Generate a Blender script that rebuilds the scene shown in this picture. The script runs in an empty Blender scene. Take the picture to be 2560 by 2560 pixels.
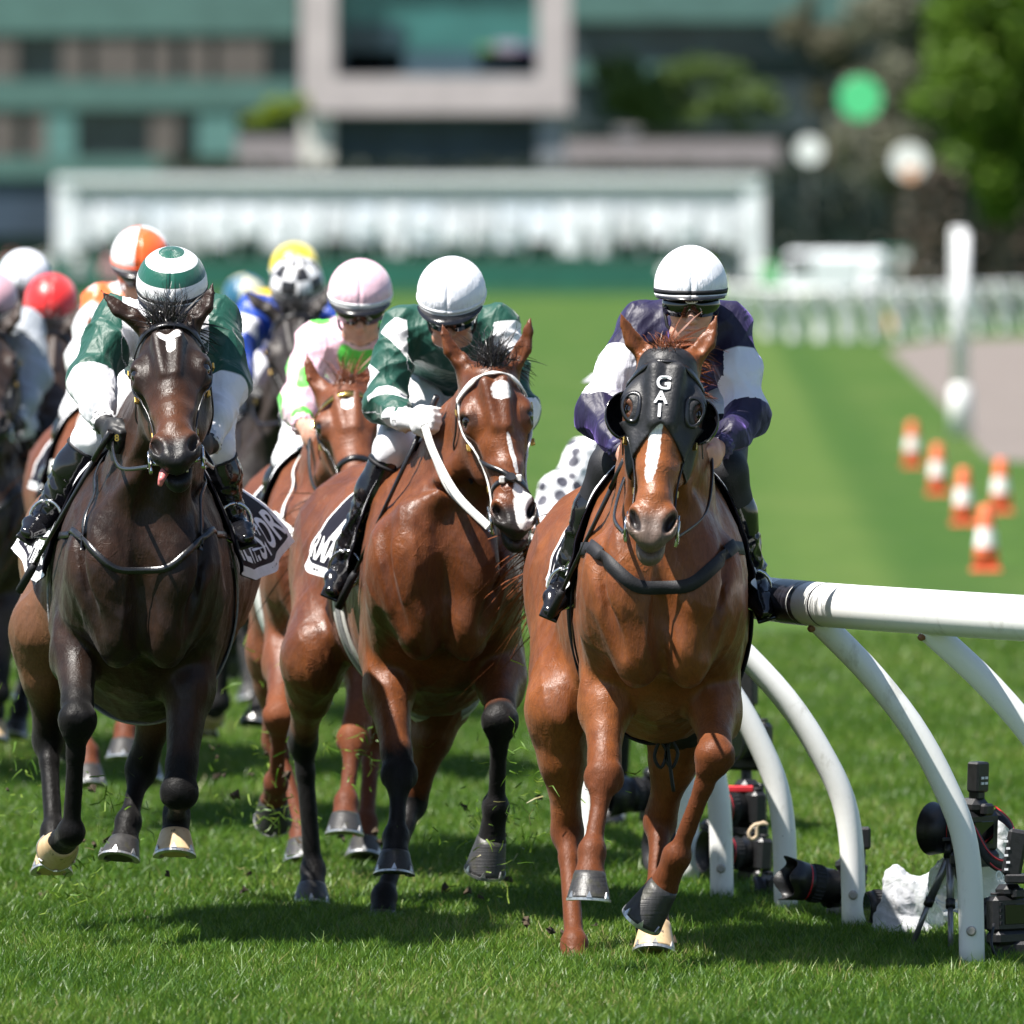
import bpy, math, random
import numpy as np
from mathutils import Vector, Matrix
random.seed(7); rng = np.random.default_rng(7)
SC = bpy.context.scene
COL = SC.collection

# ------------------------------------------------------------------ camera, sky, sun, exposure
F = 27825.0                       # focal length in pixels of the 2560 px photograph
TILT = math.atan(680.0 / F)
HC = 2.26
cam_d = bpy.data.cameras.new('race_camera'); cam = bpy.data.objects.new('race_camera', cam_d); COL.objects.link(cam)
cam.location = (0, 0, HC); cam.rotation_euler = (math.pi / 2 - TILT, 0, 0)
cam_d.sensor_width = 36.0; cam_d.sensor_fit = 'HORIZONTAL'; cam_d.lens = F / 2560 * 36
cam_d.clip_start = 1.0; cam_d.clip_end = 3000
cam_d.dof.use_dof = True; cam_d.dof.focus_distance = 34.8; cam_d.dof.aperture_fstop = 4.5
SC.camera = cam
w = bpy.data.worlds.new('World'); SC.world = w; w.use_nodes = True
wn = w.node_tree.nodes; wl = w.node_tree.links
bg = wn['Background']; sky = wn.new('ShaderNodeTexSky'); sky.sky_type = 'NISHITA'; sky.sun_disc = False
SUN = Vector((-0.46, -0.25, 1.0)).normalized()
sky.sun_elevation = math.asin(SUN.z); sky.sun_rotation = math.atan2(SUN.x, SUN.y)
sky.air_density = 1.0; sky.dust_density = 0.6
wl.new(sky.outputs[0], bg.inputs[0]); bg.inputs[1].default_value = 0.062
sd = bpy.data.lights.new('sun', 'SUN'); so = bpy.data.objects.new('sun', sd); COL.objects.link(so)
sd.energy = 5.0; sd.angle = math.radians(0.5); sd.color = (1.0, 0.955, 0.89)
so.rotation_euler = SUN.to_track_quat('Z', 'Y').to_euler()
SC.view_settings.view_transform = 'Standard'; SC.view_settings.look = 'None'
SC.view_settings.exposure = 1.22; SC.view_settings.gamma = 1.0
SC.render.engine = 'CYCLES'; SC.cycles.use_denoising = True
SC.cycles.max_bounces = 6; SC.cycles.transparent_max_bounces = 6

# ------------------------------------------------------------------ small helpers
_c, _s = math.cos(TILT), math.sin(TILT)
def at(px, py, Y):
    """world point seen at photograph pixel (px, py) at distance Y"""
    rx = (px - 1280) / F; ry = (1280 - py) / F
    k = Y / (_c + ry * _s)
    return np.array([rx * k, Y, HC + (-_s + ry * _c) * k])
def V3(*a): return np.array(a, float)
def nrm(v):
    v = np.asarray(v, float); return v / (np.linalg.norm(v) + 1e-12)
def lerp(a, b, t): return a + (b - a) * t

def props(o, label=None, cat=None, group=None, kind=None):
    if label: o['label'] = label
    if cat: o['category'] = cat
    if group: o['group'] = group
    if kind: o['kind'] = kind
    return o
def empty(name, loc, label=None, cat=None, group=None):
    o = bpy.data.objects.new(name, None); COL.objects.link(o); o.location = tuple(loc); o.empty_display_size = .1
    return props(o, label, cat, group)
def link(name, me, mat, parent=None):
    o = bpy.data.objects.new(name, me); COL.objects.link(o)
    for m in (mat if isinstance(mat, (list, tuple)) else [mat]):
        if m is not None: me.materials.append(m)
    if parent is not None: o.parent = parent
    return o
def org_of(parent):
    o = V3(0, 0, 0)
    while parent is not None:
        o = o + np.array(parent.location); parent = parent.parent
    return o
def mesh_np(name, V, Q, mat, parent=None, smooth=True, attrs=None):
    """quads (n,4) or tris (n,3) numpy arrays; V in world coordinates"""
    V = np.asarray(V, np.float32) - org_of(parent).astype(np.float32)
    me = bpy.data.meshes.new(name); n = Q.shape[1]
    me.vertices.add(len(V)); me.vertices.foreach_set('co', V.ravel())
    me.loops.add(Q.size); me.loops.foreach_set('vertex_index', Q.ravel().astype(np.int32))
    me.polygons.add(len(Q)); me.polygons.foreach_set('loop_start', np.arange(0, Q.size, n, dtype=np.int32))
    me.polygons.foreach_set('loop_total', np.full(len(Q), n, np.int32))
    if smooth: me.polygons.foreach_set('use_smooth', np.ones(len(Q), bool))
    for k, a in (attrs or {}).items():
        a = np.asarray(a, np.float32)
        if a.ndim == 1:
            me.attributes.new(k, 'FLOAT', 'POINT').data.foreach_set('value', a)
        else:
            me.attributes.new(k, 'FLOAT_VECTOR', 'POINT').data.foreach_set('vector', a.ravel())
    me.update(); me.validate()
    return link(name, me, mat, parent)

class MB:
    """collects shapes for ONE mesh"""
    def __init__(s): s.v = []; s.f = []; s.m = []; s.sm = []
    def add(s, vs, fs, mi=0, smooth=False):
        b = len(s.v); s.v += [tuple(map(float, p)) for p in vs]
        for f in fs: s.f.append(tuple(i + b for i in f)); s.m.append(mi); s.sm.append(smooth)
        return s
    def box(s, c, d, rot=None, mi=0, bev=0.0):
        c = np.asarray(c, float); d = np.asarray(d, float) / 2; R = np.eye(3) if rot is None else np.asarray(rot)
        if bev <= 0:
            vs = [c + R @ (np.array([x, y, z]) * d) for x in (-1, 1) for y in (-1, 1) for z in (-1, 1)]
            return s.add(vs, [(0, 1, 3, 2), (4, 6, 7, 5), (0, 4, 5, 1), (2, 3, 7, 6), (0, 2, 6, 4), (1, 5, 7, 3)], mi)
        bev = min(bev, d.min() * .9); vs = []; idx = {}
        for x in (-1, 1):
            for y in (-1, 1):
                for z in (-1, 1):
                    for a in range(3):
                        p = np.array([x, y, z]) * d; q = p.copy()
                        for b in range(3):
                            if b != a: q[b] -= bev * (x, y, z)[b]
                        idx[(x, y, z, a)] = len(vs); vs.append(c + R @ q)
        fs = []
        for a in range(3):
            b, e = (a + 1) % 3, (a + 2) % 3
            for sg in (-1, 1):
                k = []
                for (i, j) in ((-1, -1), (1, -1), (1, 1), (-1, 1)):
                    t = [0, 0, 0]; t[a] = sg; t[b] = i; t[e] = j; k.append(idx[(*t, a)])
                fs.append(tuple(k) if sg > 0 else tuple(reversed(k)))
        for a in range(3):          # edges along axis a
            b, e = (a + 1) % 3, (a + 2) % 3
            for i in (-1, 1):
                for j in (-1, 1):
                    k = []
                    for sg, ax in ((-1, b), (1, b), (1, e), (-1, e)):
                        t = [0, 0, 0]; t[a] = sg; t[b] = i; t[e] = j; k.append(idx[(*t, ax)])
                    fs.append(tuple(k) if i * j < 0 else tuple(reversed(k)))
        for x in (-1, 1):
            for y in (-1, 1):
                for z in (-1, 1):
                    k = [idx[(x, y, z, a)] for a in range(3)]
                    fs.append(tuple(k) if x * y * z > 0 else tuple(reversed(k)))
        return s.add(vs, fs, mi, False)
    def tube(s, pts, rad, n=12, mi=0, cap=True, smooth=True, up=None):
        P = [np.asarray(p, float) for p in pts]; m = len(P)
        R = rad if hasattr(rad, '__len__') else [rad] * m
        vs = []; u = None
        for i in range(m):
            t = nrm(P[min(i + 1, m - 1)] - P[max(i - 1, 0)])
            if u is None:
                u = np.array(up if up is not None else ((0, 0, 1) if abs(t[2]) < .9 else (1, 0, 0)), float)
            u = nrm(u - t * (u @ t)); v = np.cross(t, u)
            for k in range(n):
                a = 2 * math.pi * k / n
                vs.append(P[i] + R[i] * (math.cos(a) * u + math.sin(a) * v))
        fs = [(i * n + k, i * n + (k + 1) % n, (i + 1) * n + (k + 1) % n, (i + 1) * n + k) for i in range(m - 1) for k in range(n)]
        s.add(vs, fs, mi, smooth)
        if cap:
            b = len(s.v) - len(vs)
            s.f.append(tuple(b + k for k in reversed(range(n)))); s.m.append(mi); s.sm.append(False)
            s.f.append(tuple(b + (m - 1) * n + k for k in range(n))); s.m.append(mi); s.sm.append(False)
        return s
    def cyl(s, a, b, r, r2=None, n=20, mi=0): return s.tube([a, b], [r, r if r2 is None else r2], n, mi)
    def build(s, name, mat, parent=None):
        o = org_of(parent); me = bpy.data.meshes.new(name)
        me.from_pydata([(x - o[0], y - o[1], z - o[2]) for x, y, z in s.v], [], s.f)
        me.polygons.foreach_set('use_smooth', s.sm); me.polygons.foreach_set('material_index', s.m); me.update()
        return link(name, me, mat, parent)

def spline(pts, step=.015, closed=False):
    P = np.asarray(pts, float); n = len(P); out = []
    for i in range(n if closed else n - 1):
        p0, p1, p2, p3 = (P[(i + k) % n] if closed else P[min(max(i + k, 0), n - 1)] for k in (-1, 0, 1, 2))
        m = max(2, int(np.linalg.norm(p2 - p1) / step))
        for t in np.arange(m) / m:
            out.append(.5 * ((2 * p1) + (-p0 + p2) * t + (2 * p0 - 5 * p1 + 4 * p2 - p3) * t * t + (-p0 + 3 * p1 - 3 * p2 + p3) * t ** 3))
    if not closed: out.append(P[-1])
    return np.array(out)

# ------------------------------------------------------------------ implicit bodies -> one smooth continuous mesh
class SDF:
    def __init__(s): s.p = []; s.iso = 0.0
    def _add(s, fn, lo, hi, k, sub): s.p.append((fn, np.asarray(lo, float), np.asarray(hi, float), k, sub)); return s
    def cone(s, a, b, ra, rb, k=.03, sub=False):
        a = np.asarray(a, float); b = np.asarray(b, float); d = b - a; l2 = float(d @ d) + 1e-9
        def fn(x, y, z):
            qx, qy, qz = x - a[0], y - a[1], z - a[2]
            t = np.clip((qx * d[0] + qy * d[1] + qz * d[2]) / l2, 0, 1)
            return np.sqrt((qx - t * d[0]) ** 2 + (qy - t * d[1]) ** 2 + (qz - t * d[2]) ** 2) - (ra + (rb - ra) * t)
        r = max(ra, rb); return s._add(fn, np.minimum(a, b) - r, np.maximum(a, b) + r, k, sub)
    def tube(s, a, b, side, ra, rb, k=.03, sub=False, capf=1.0):
        """tapered limb of elliptical section: ra, rb = (half width along side, half depth)"""
        a = np.asarray(a, float); b = np.asarray(b, float); L = np.linalg.norm(b - a) + 1e-9; W = (b - a) / L
        U = nrm(np.asarray(side, float) - W * (np.asarray(side, float) @ W)); Vv = np.cross(W, U)
        def fn(x, y, z):
            qx, qy, qz = x - a[0], y - a[1], z - a[2]
            l = qx * W[0] + qy * W[1] + qz * W[2]; t = np.clip(l / L, 0, 1); ww = l - t * L
            u = qx * U[0] + qy * U[1] + qz * U[2]; v = qx * Vv[0] + qy * Vv[1] + qz * Vv[2]
            ru = ra[0] + (rb[0] - ra[0]) * t; rv = ra[1] + (rb[1] - ra[1]) * t; rw = np.minimum(ru, rv) * capf
            k0 = np.sqrt((u / ru) ** 2 + (v / rv) ** 2 + (ww / rw) ** 2) + 1e-6
            k1 = np.sqrt((u / ru ** 2) ** 2 + (v / rv ** 2) ** 2 + (ww / rw ** 2) ** 2) + 1e-6
            return k0 * (k0 - 1) / k1
        r = max(*ra, *rb); return s._add(fn, np.minimum(a, b) - r, np.maximum(a, b) + r, k, sub)
    def ell(s, c, r, ax=None, k=.03, sub=False):
        c = np.asarray(c, float); A = np.eye(3) if ax is None else np.asarray(ax, float); r = np.asarray(r, float)
        def fn(x, y, z):
            q = (x - c[0], y - c[1], z - c[2]); k0 = 0; k1 = 0
            for i in range(3):
                e = q[0] * A[i][0] + q[1] * A[i][1] + q[2] * A[i][2]
                k0 = k0 + (e / r[i]) ** 2; k1 = k1 + (e / r[i] ** 2) ** 2
            k0 = np.sqrt(k0) + 1e-6; return k0 * (k0 - 1) / (np.sqrt(k1) + 1e-6)
        e = np.abs(A.T @ np.diag(r)).sum(1) if ax is not None else r
        return s._add(fn, c - e, c + e, k, sub)
    def cut(s, fn, k=.004): return s._add(fn, (-1e9,) * 3, (1e9,) * 3, k, 2)
    @staticmethod
    def _mix(f, d, k, sub):
        if sub == 1 or sub is True: d = -d; h = np.maximum(k - np.abs(f - d), 0); return np.maximum(f, d) + h * h * (.25 / k)
        if sub == 2: h = np.maximum(k - np.abs(f - d), 0); return np.maximum(f, d) + h * h * (.25 / k)
        h = np.maximum(k - np.abs(f - d), 0); return np.minimum(f, d) - h * h * (.25 / k)
    def ev(s, P):
        x, y, z = P[:, 0], P[:, 1], P[:, 2]; f = np.full(len(P), 1.0)
        for fn, lo, hi, k, sub in s.p: f = s._mix(f, fn(x, y, z), k, sub)
        return f - s.iso
    def grad(s, P, e=.004):
        g = np.stack([s.ev(P + d) - s.ev(P - d) for d in np.eye(3) * e], 1); return g / (np.linalg.norm(g, axis=1)[:, None] + 1e-9)
    def project(s, P, off=0.0, it=6):
        P = np.array(P, float)
        for _ in range(it):
            g = s.grad(P); P -= g * np.clip(s.ev(P) - off, -.05, .05)[:, None]
        return P, s.grad(P)
    def surface(s, h, smooth=2):
        add = [p for p in s.p if not p[4]]
        lo = np.min([p[1] for p in add], 0) - 3 * h - s.iso; hi = np.max([p[2] for p in add], 0) + 3 * h + s.iso
        n = np.ceil((hi - lo) / h).astype(int) + 1
        ax = [(lo[i] + h * np.arange(n[i])).astype(np.float32) for i in range(3)]
        f = np.full(n, 1.0, np.float32)
        for fn, l, u, k, sub in s.p:
            pad = k + 2 * h + s.iso
            i0 = np.clip(np.floor((l - pad - lo) / h), 0, n - 1).astype(int); i1 = np.clip(np.ceil((u + pad - lo) / h) + 1, 1, n).astype(int)
            sl = tuple(slice(i0[i], i1[i]) for i in range(3))
            d = fn(ax[0][sl[0], None, None], ax[1][None, sl[1], None], ax[2][None, None, sl[2]])
            f[sl] = s._mix(f[sl], d.astype(np.float32), k, sub)
        return nets(f - s.iso, lo, h, smooth)

def nets(f, lo, h, smooth=2):
    S = f < 0
    c = np.zeros(np.array(f.shape) - 1, np.int8)
    for i in (0, 1):
        for j in (0, 1):
            for k in (0, 1):
                c += S[i:f.shape[0] - 1 + i, j:f.shape[1] - 1 + j, k:f.shape[2] - 1 + k]
    act = (c > 0) & (c < 8); idx = np.argwhere(act); vid = np.full(act.shape, -1, np.int64); vid[act] = np.arange(len(idx))
    sm = np.zeros((len(idx), 3)); ct = np.zeros(len(idx))
    O = [(i, j, k) for i in (0, 1) for j in (0, 1) for k in (0, 1)]
    for a in O:
        for d in range(3):
            if a[d]: continue
            b = list(a); b[d] = 1
            v0 = f[idx[:, 0] + a[0], idx[:, 1] + a[1], idx[:, 2] + a[2]]; v1 = f[idx[:, 0] + b[0], idx[:, 1] + b[1], idx[:, 2] + b[2]]
            x = (v0 < 0) != (v1 < 0); t = np.where(x, v0 / np.where(x, v0 - v1, 1), 0)
            p = np.tile(np.array(a, float), (len(idx), 1)); p[:, d] += t
            sm += p * x[:, None]; ct += x
    Vt = lo + h * (idx + sm / np.maximum(ct, 1)[:, None])
    Q = []
    for d in range(3):
        e, g = (d + 1) % 3, (d + 2) % 3
        s0 = [slice(None)] * 3; s1 = [slice(None)] * 3; s0[d] = slice(0, -1); s1[d] = slice(1, None)
        A, B = S[tuple(s0)], S[tuple(s1)]
        for fl in (0, 1):
            I = np.argwhere((A & ~B) if fl == 0 else (~A & B))
            I = I[(I[:, e] > 0) & (I[:, g] > 0) & (I[:, e] < f.shape[e] - 1) & (I[:, g] < f.shape[g] - 1)]
            q = []
            for (de, dg) in ((-1, -1), (0, -1), (0, 0), (-1, 0)):
                J = I.copy(); J[:, e] += de; J[:, g] += dg; q.append(vid[J[:, 0], J[:, 1], J[:, 2]])
            q = np.stack(q, 1); Q.append(q if fl == 0 else q[:, ::-1])
    Q = np.concatenate(Q); Q = Q[(Q >= 0).all(1)]
    if smooth:
        a = np.concatenate([Q[:, i] for i in range(4)]); b = np.concatenate([Q[:, (i + 1) % 4] for i in range(4)])
        deg = np.bincount(a, minlength=len(Vt)) + np.bincount(b, minlength=len(Vt))
        for _ in range(smooth):
            nw = np.stack([(np.bincount(a, Vt[b, i], len(Vt)) + np.bincount(b, Vt[a, i], len(Vt))) / np.maximum(deg, 1) for i in range(3)], 1)
            Vt = np.where(deg[:, None] > 0, Vt * .45 + nw * .55, Vt)
    return Vt, Q

def seg_t(P, a, b):
    a = np.asarray(a); d = np.asarray(b) - a; t = np.clip(((P - a) @ d) / (d @ d + 1e-12), 0, 1)
    return t, np.linalg.norm(P - (a + t[:, None] * d), axis=1)
def chain_t(P, pts, rmax):
    """parameter along a joint chain (0, 1, 2 ... at the joints); -1 away from it"""
    best = np.full(len(P), 1e9); T = np.full(len(P), -1.0)
    for i in range(len(pts) - 1):
        t, d = seg_t(P, pts[i], pts[i + 1]); m = d < best; best[m] = d[m]; T[m] = i + t[m]
    r = np.interp(T, np.arange(len(rmax)), rmax); T[best > r] = -1; return T, best
def ripple(V, Q, amp, f, seed):
    """soft cloth folds pushed into a mesh along its normals"""
    N = np.zeros_like(V); e1 = V[Q[:, 2]] - V[Q[:, 0]]; e2 = V[Q[:, 3]] - V[Q[:, 1]]; n = np.cross(e1, e2)
    for i in range(4): 
        for a in range(3): N[:, a] += np.bincount(Q[:, i], n[:, a], len(V))
    N /= (np.linalg.norm(N, axis=1)[:, None] + 1e-12); r = np.random.default_rng(seed); d = 0
    for i in range(5):
        k = r.normal(size=3); k = k / np.linalg.norm(k) * f * (1 + .7 * i); k2 = r.normal(size=3) * f * .7
        d = d + (1 - np.abs(np.sin(V @ k + 1.6 * np.sin(V @ k2 + i) + r.uniform(0, 6)))) ** 2 / (1 + .6 * i)
    return V + N * (amp * (d - .9))[:, None]

def strap(name, pts, width, mat, parent, sdf=None, off=.003, thick=.004, closed=False, nrmv=None, it=6):
    P = spline(pts, .014, closed)
    if sdf is not None: P, Nn = sdf.project(P, off, it)
    else: Nn = np.tile(nrm(nrmv if nrmv is not None else (0, -1, 0)), (len(P), 1))
    if sdf is not None:
        for _ in range(8):
            M = P.copy(); M[1:-1] = (P[:-2] + 2 * P[1:-1] + P[2:]) / 4; P = M
    T = np.gradient(P, axis=0)
    if closed: T = np.roll(P, -1, 0) - np.roll(P, 1, 0)
    T /= np.linalg.norm(T, axis=1)[:, None] + 1e-12
    Sd = np.cross(T, Nn); Sd /= np.linalg.norm(Sd, axis=1)[:, None] + 1e-12; Nn = np.cross(Sd, T)
    h = width / 2; ring = [(-h, 0), (-h * .99, thick), (h * .99, thick), (h, 0)]
    Vv = np.stack([P + Sd * a + Nn * b for a, b in ring], 1).reshape(-1, 3); n = len(P); Q = []
    for i in range(n if closed else n - 1):
        j = (i + 1) % n
        for k in range(4): Q.append((i * 4 + k, j * 4 + k, j * 4 + (k + 1) % 4, i * 4 + (k + 1) % 4))
    if not closed: Q += [(3, 2, 1, 0), tuple(4 * (n - 1) + k for k in range(4))]
    return mesh_np(name, Vv, np.array(Q), mat, parent, smooth=False)

def text_mesh(txt, size=1.0, bold=.02):
    """lettering as flat triangles in the (x, y) plane, centred; returns vertices, faces"""
    cu = bpy.data.curves.new('lettering', 'FONT'); cu.body = txt; cu.size = size; cu.offset = bold * size
    cu.align_x = 'CENTER'; cu.align_y = 'CENTER'; cu.resolution_u = 4
    o = bpy.data.objects.new('lettering', cu); COL.objects.link(o)
    dg = bpy.context.evaluated_depsgraph_get(); me = bpy.data.meshes.new_from_object(o.evaluated_get(dg))
    vs = [tuple(v.co) for v in me.vertices]; fs = [tuple(p.vertices) for p in me.polygons]
    bpy.data.objects.remove(o); bpy.data.curves.remove(cu); bpy.data.meshes.remove(me)
    return vs, fs
def put_text(name, txt, size, bold, fmap, mat, parent):
    vs, fs = text_mesh(txt, size, bold); m = MB(); m.add([fmap(x, y) for x, y, z in vs], fs); return m.build(name, mat, parent)
def copy_tree(o, parent=None):
    c = o.copy(); COL.objects.link(c); c.parent = parent
    for ch in o.children: copy_tree(ch, c)
    return c
# ------------------------------------------------------------------ materials
class G:
    """tiny node-graph writer"""
    def __init__(s, name):
        s.m = bpy.data.materials.new(name); s.m.use_nodes = True; s.t = s.m.node_tree; s.n = s.t.nodes; s.b = s.n['Principled BSDF']
    def lk(s, a, b):
        if isinstance(a, (int, float)): b.default_value = a
        elif isinstance(a, tuple): b.default_value = (*a, 1) if len(a) == 3 and b.type == 'RGBA' else a
        else: s.t.links.new(a, b)
    def attr(s, name, vec=False):
        x = s.n.new('ShaderNodeAttribute'); x.attribute_name = name; return x.outputs['Vector'] if vec else x.outputs['Fac']
    def xyz(s, v):
        x = s.n.new('ShaderNodeSeparateXYZ'); s.lk(v, x.inputs[0]); return x.outputs
    def co(s, k='Object'):
        return s.n.new('ShaderNodeTexCoord').outputs[k]
    def scl(s, v, sc):
        x = s.n.new('ShaderNodeMapping'); s.lk(v, x.inputs[0]); x.inputs['Scale'].default_value = sc; return x.outputs[0]
    def ma(s, op, a, b=0.0, c=0.0, clamp=False):
        x = s.n.new('ShaderNodeMath'); x.operation = op; x.use_clamp = clamp
        for i, v in enumerate((a, b, c)): s.lk(v, x.inputs[i])
        return x.outputs[0]
    def ss(s, v, a, b):
        x = s.n.new('ShaderNodeMapRange'); x.interpolation_type = 'SMOOTHSTEP'; s.lk(v, x.inputs[0]); x.inputs[1].default_value = a; x.inputs[2].default_value = b
        return x.outputs[0]
    def mix(s, f, a, b, mode='MIX'):
        x = s.n.new('ShaderNodeMix'); x.data_type = 'RGBA'; x.blend_type = mode; s.lk(f, x.inputs[0]); s.lk(a, x.inputs[6]); s.lk(b, x.inputs[7]); return x.outputs[2]
    def noise(s, v, sc, det=3, rough=.55, dist=0.0):
        x = s.n.new('ShaderNodeTexNoise'); s.lk(v, x.inputs['Vector']); x.inputs['Scale'].default_value = sc; x.inputs['Detail'].default_value = det
        x.inputs['Roughness'].default_value = rough; x.inputs['Distortion'].default_value = dist; return x.outputs['Fac']
    def vor(s, v, sc, out='Distance', feat='F1', rnd=1.0):
        x = s.n.new('ShaderNodeTexVoronoi'); x.feature = feat; s.lk(v, x.inputs['Vector']); x.inputs['Scale'].default_value = sc
        x.inputs['Randomness'].default_value = rnd; return x.outputs[out]
    def bump(s, h, st, dist=.01, prev=None):
        x = s.n.new('ShaderNodeBump'); x.inputs['Strength'].default_value = st; x.inputs['Distance'].default_value = dist; s.lk(h, x.inputs['Height'])
        if prev is not None: s.lk(prev, x.inputs['Normal'])
        return x.outputs[0]
    def out(s, col=None, rough=None, spec=None, nor=None, **kw):
        b = s.b.inputs
        if col is not None: s.lk(col, b['Base Color'])
        if rough is not None: s.lk(rough, b['Roughness'])
        if spec is not None: s.lk(spec, b['Specular IOR Level'])
        if nor is not None: s.lk(nor, b['Normal'])
        for k, v in kw.items(): s.lk(v, b[k.replace('_', ' ')])
        return s.m

def plain(name, col, rough=.5, var=.12, sc=8, spec=.5, bump=0.0, bsc=60, metal=0.0, **kw):
    g = G(name); o = g.co(); n = g.noise(o, sc, 4)
    c = g.mix(g.ss(n, .3, .7), tuple(x * (1 - var) for x in col), tuple(min(1, x * (1 + var)) for x in col))
    nr = g.bump(g.noise(o, bsc, 4), bump, .004) if bump else None
    return g.out(c, rough, spec, nr, Metallic=metal, **kw)

def coat(name, c1, c2, points=None, pt=(.6, .95), muzzle=(.03, .025, .022), marks=(), sheen=.33, flank=None, warm=None, spec=.40):
    """horse coat: body colour, dark points by the leg attribute, muzzle and white marks by head coordinates"""
    g = G(name); o = g.co(); leg = g.attr('leg'); hd = g.xyz(g.attr('hd', True)); u, t = hd[0], hd[1]
    n1 = g.noise(o, 2.6, 4, .6, .4); n2 = g.noise(o, 11, 5, .6); n3 = g.noise(g.scl(o, (130, 130, 42)), 1.0, 3, .7)
    c = g.mix(g.ss(g.ma('ADD', g.ma('MULTIPLY', n1, .65), g.ma('MULTIPLY', n2, .35)), .38, .62), c1, c2)
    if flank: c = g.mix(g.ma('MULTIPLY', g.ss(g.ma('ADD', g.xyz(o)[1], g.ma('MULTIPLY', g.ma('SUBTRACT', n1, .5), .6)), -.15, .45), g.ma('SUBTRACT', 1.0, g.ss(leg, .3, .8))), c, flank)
    if warm: c = g.mix(g.ma('MULTIPLY', g.ss(t, .35, .75), g.ma('MULTIPLY', g.ss(t, 1.1, .86), .75)), c, warm)
    if points:
        c = g.mix(g.ss(g.ma('ADD', leg, g.ma('MULTIPLY', g.ma('SUBTRACT', n2, .5), .5)), *pt), c, points)
    if muzzle:
        q = g.ma('MULTIPLY', g.ss(g.ma('ADD', t, g.ma('MULTIPLY', g.ma('SUBTRACT', n2, .5), .12)), .80, .93), g.ma('LESS_THAN', t, 2.0))
        c = g.mix(q, c, muzzle)
    au = g.ma('ABSOLUTE', u); tq = g.ma('SUBTRACT', t, .900); dn = g.ma('ADD', g.ma('POWER', g.ma('DIVIDE', g.ma('ADD', g.ma('SUBTRACT', au, .052), g.ma('MULTIPLY', tq, .26)), .015), 2.0), g.ma('POWER', g.ma('DIVIDE', tq, .062), 2.0))
    inner = g.ma('MULTIPLY', g.ss(dn, 1.2, .6), g.ma('LESS_THAN', hd[2], .045))
    de = g.ma('ADD', g.ma('POWER', g.ma('DIVIDE', g.ma('SUBTRACT', hd[2], .052), .048), 2.0), g.ma('POWER', g.ma('DIVIDE', g.ma('SUBTRACT', t, .314), .066), 2.0)); c = g.mix(g.ma('MULTIPLY', g.ma('MULTIPLY', g.ss(de, 1.15, .35), g.ma('GREATER_THAN', au, .07)), .8), c, (.02, .010, .006))
    wn_ = g.ma('MULTIPLY', g.ma('SUBTRACT', g.noise(o, 70, 5, .65), .5), 2.0)
    wm = None
    for (u0, t0, ru, rt, sh) in marks:
        tt = g.ma('SUBTRACT', t, t0)
        du = g.ma('DIVIDE', g.ma('SUBTRACT', g.ma('SUBTRACT', u, u0), g.ma('MULTIPLY', tt, sh)), ru); dt = g.ma('DIVIDE', tt, rt)
        q = g.ma('ADD', g.ma('MULTIPLY', du, du), g.ma('MULTIPLY', g.ma('MULTIPLY', dt, dt), g.ma('MULTIPLY', dt, dt)))
        q = g.ss(g.ma('ADD', q, wn_), 1.25, .85); wm = q if wm is None else g.ma('MAXIMUM', wm, q)
    if wm is not None: c = g.mix(wm, c, (.78, .75, .73))
    c = g.mix(inner, c, (.012, .008, .008))
    c = g.mix(g.ma('MULTIPLY', g.ss(n3, .40, .62), .55), c, (.66, .64, .62), 'MULTIPLY')
    h1 = g.noise(g.scl(o, (22, 22, 9)), 1, 3, .5, .8); mus = g.vor(g.scl(o, (9, 9, 5)), 1.0, feat='SMOOTH_F1')
    ve = g.noise(g.scl(o, (5, 5, 9)), 1.3, 2, .5, 2.2); vein = g.ss(g.ma('ABSOLUTE', g.ma('SUBTRACT', ve, .5)), .03, .0)
    nb = g.bump(mus, .07, .03); nb = g.bump(h1, .12, .012, nb); nb = g.bump(g.ma('MULTIPLY', vein, g.ss(n1, .46, .56)), .17, .006, nb); nb = g.bump(n3, .55, .0035, nb)
    rr = g.ma('ADD', g.ma('ADD', sheen, g.ma('ADD', g.ma('MULTIPLY', g.ss(n2, .35, .7), .12), g.ma('MULTIPLY', g.ss(n3, .35, .65), .14))), g.ma('MULTIPLY', g.ss(leg, .4, .9), .12))
    return g.out(c, rr, g.ma('SUBTRACT', spec, g.ma('MULTIPLY', g.ss(leg, .5, .95), spec * .55)), nb, Sheen_Weight=.04)

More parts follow.
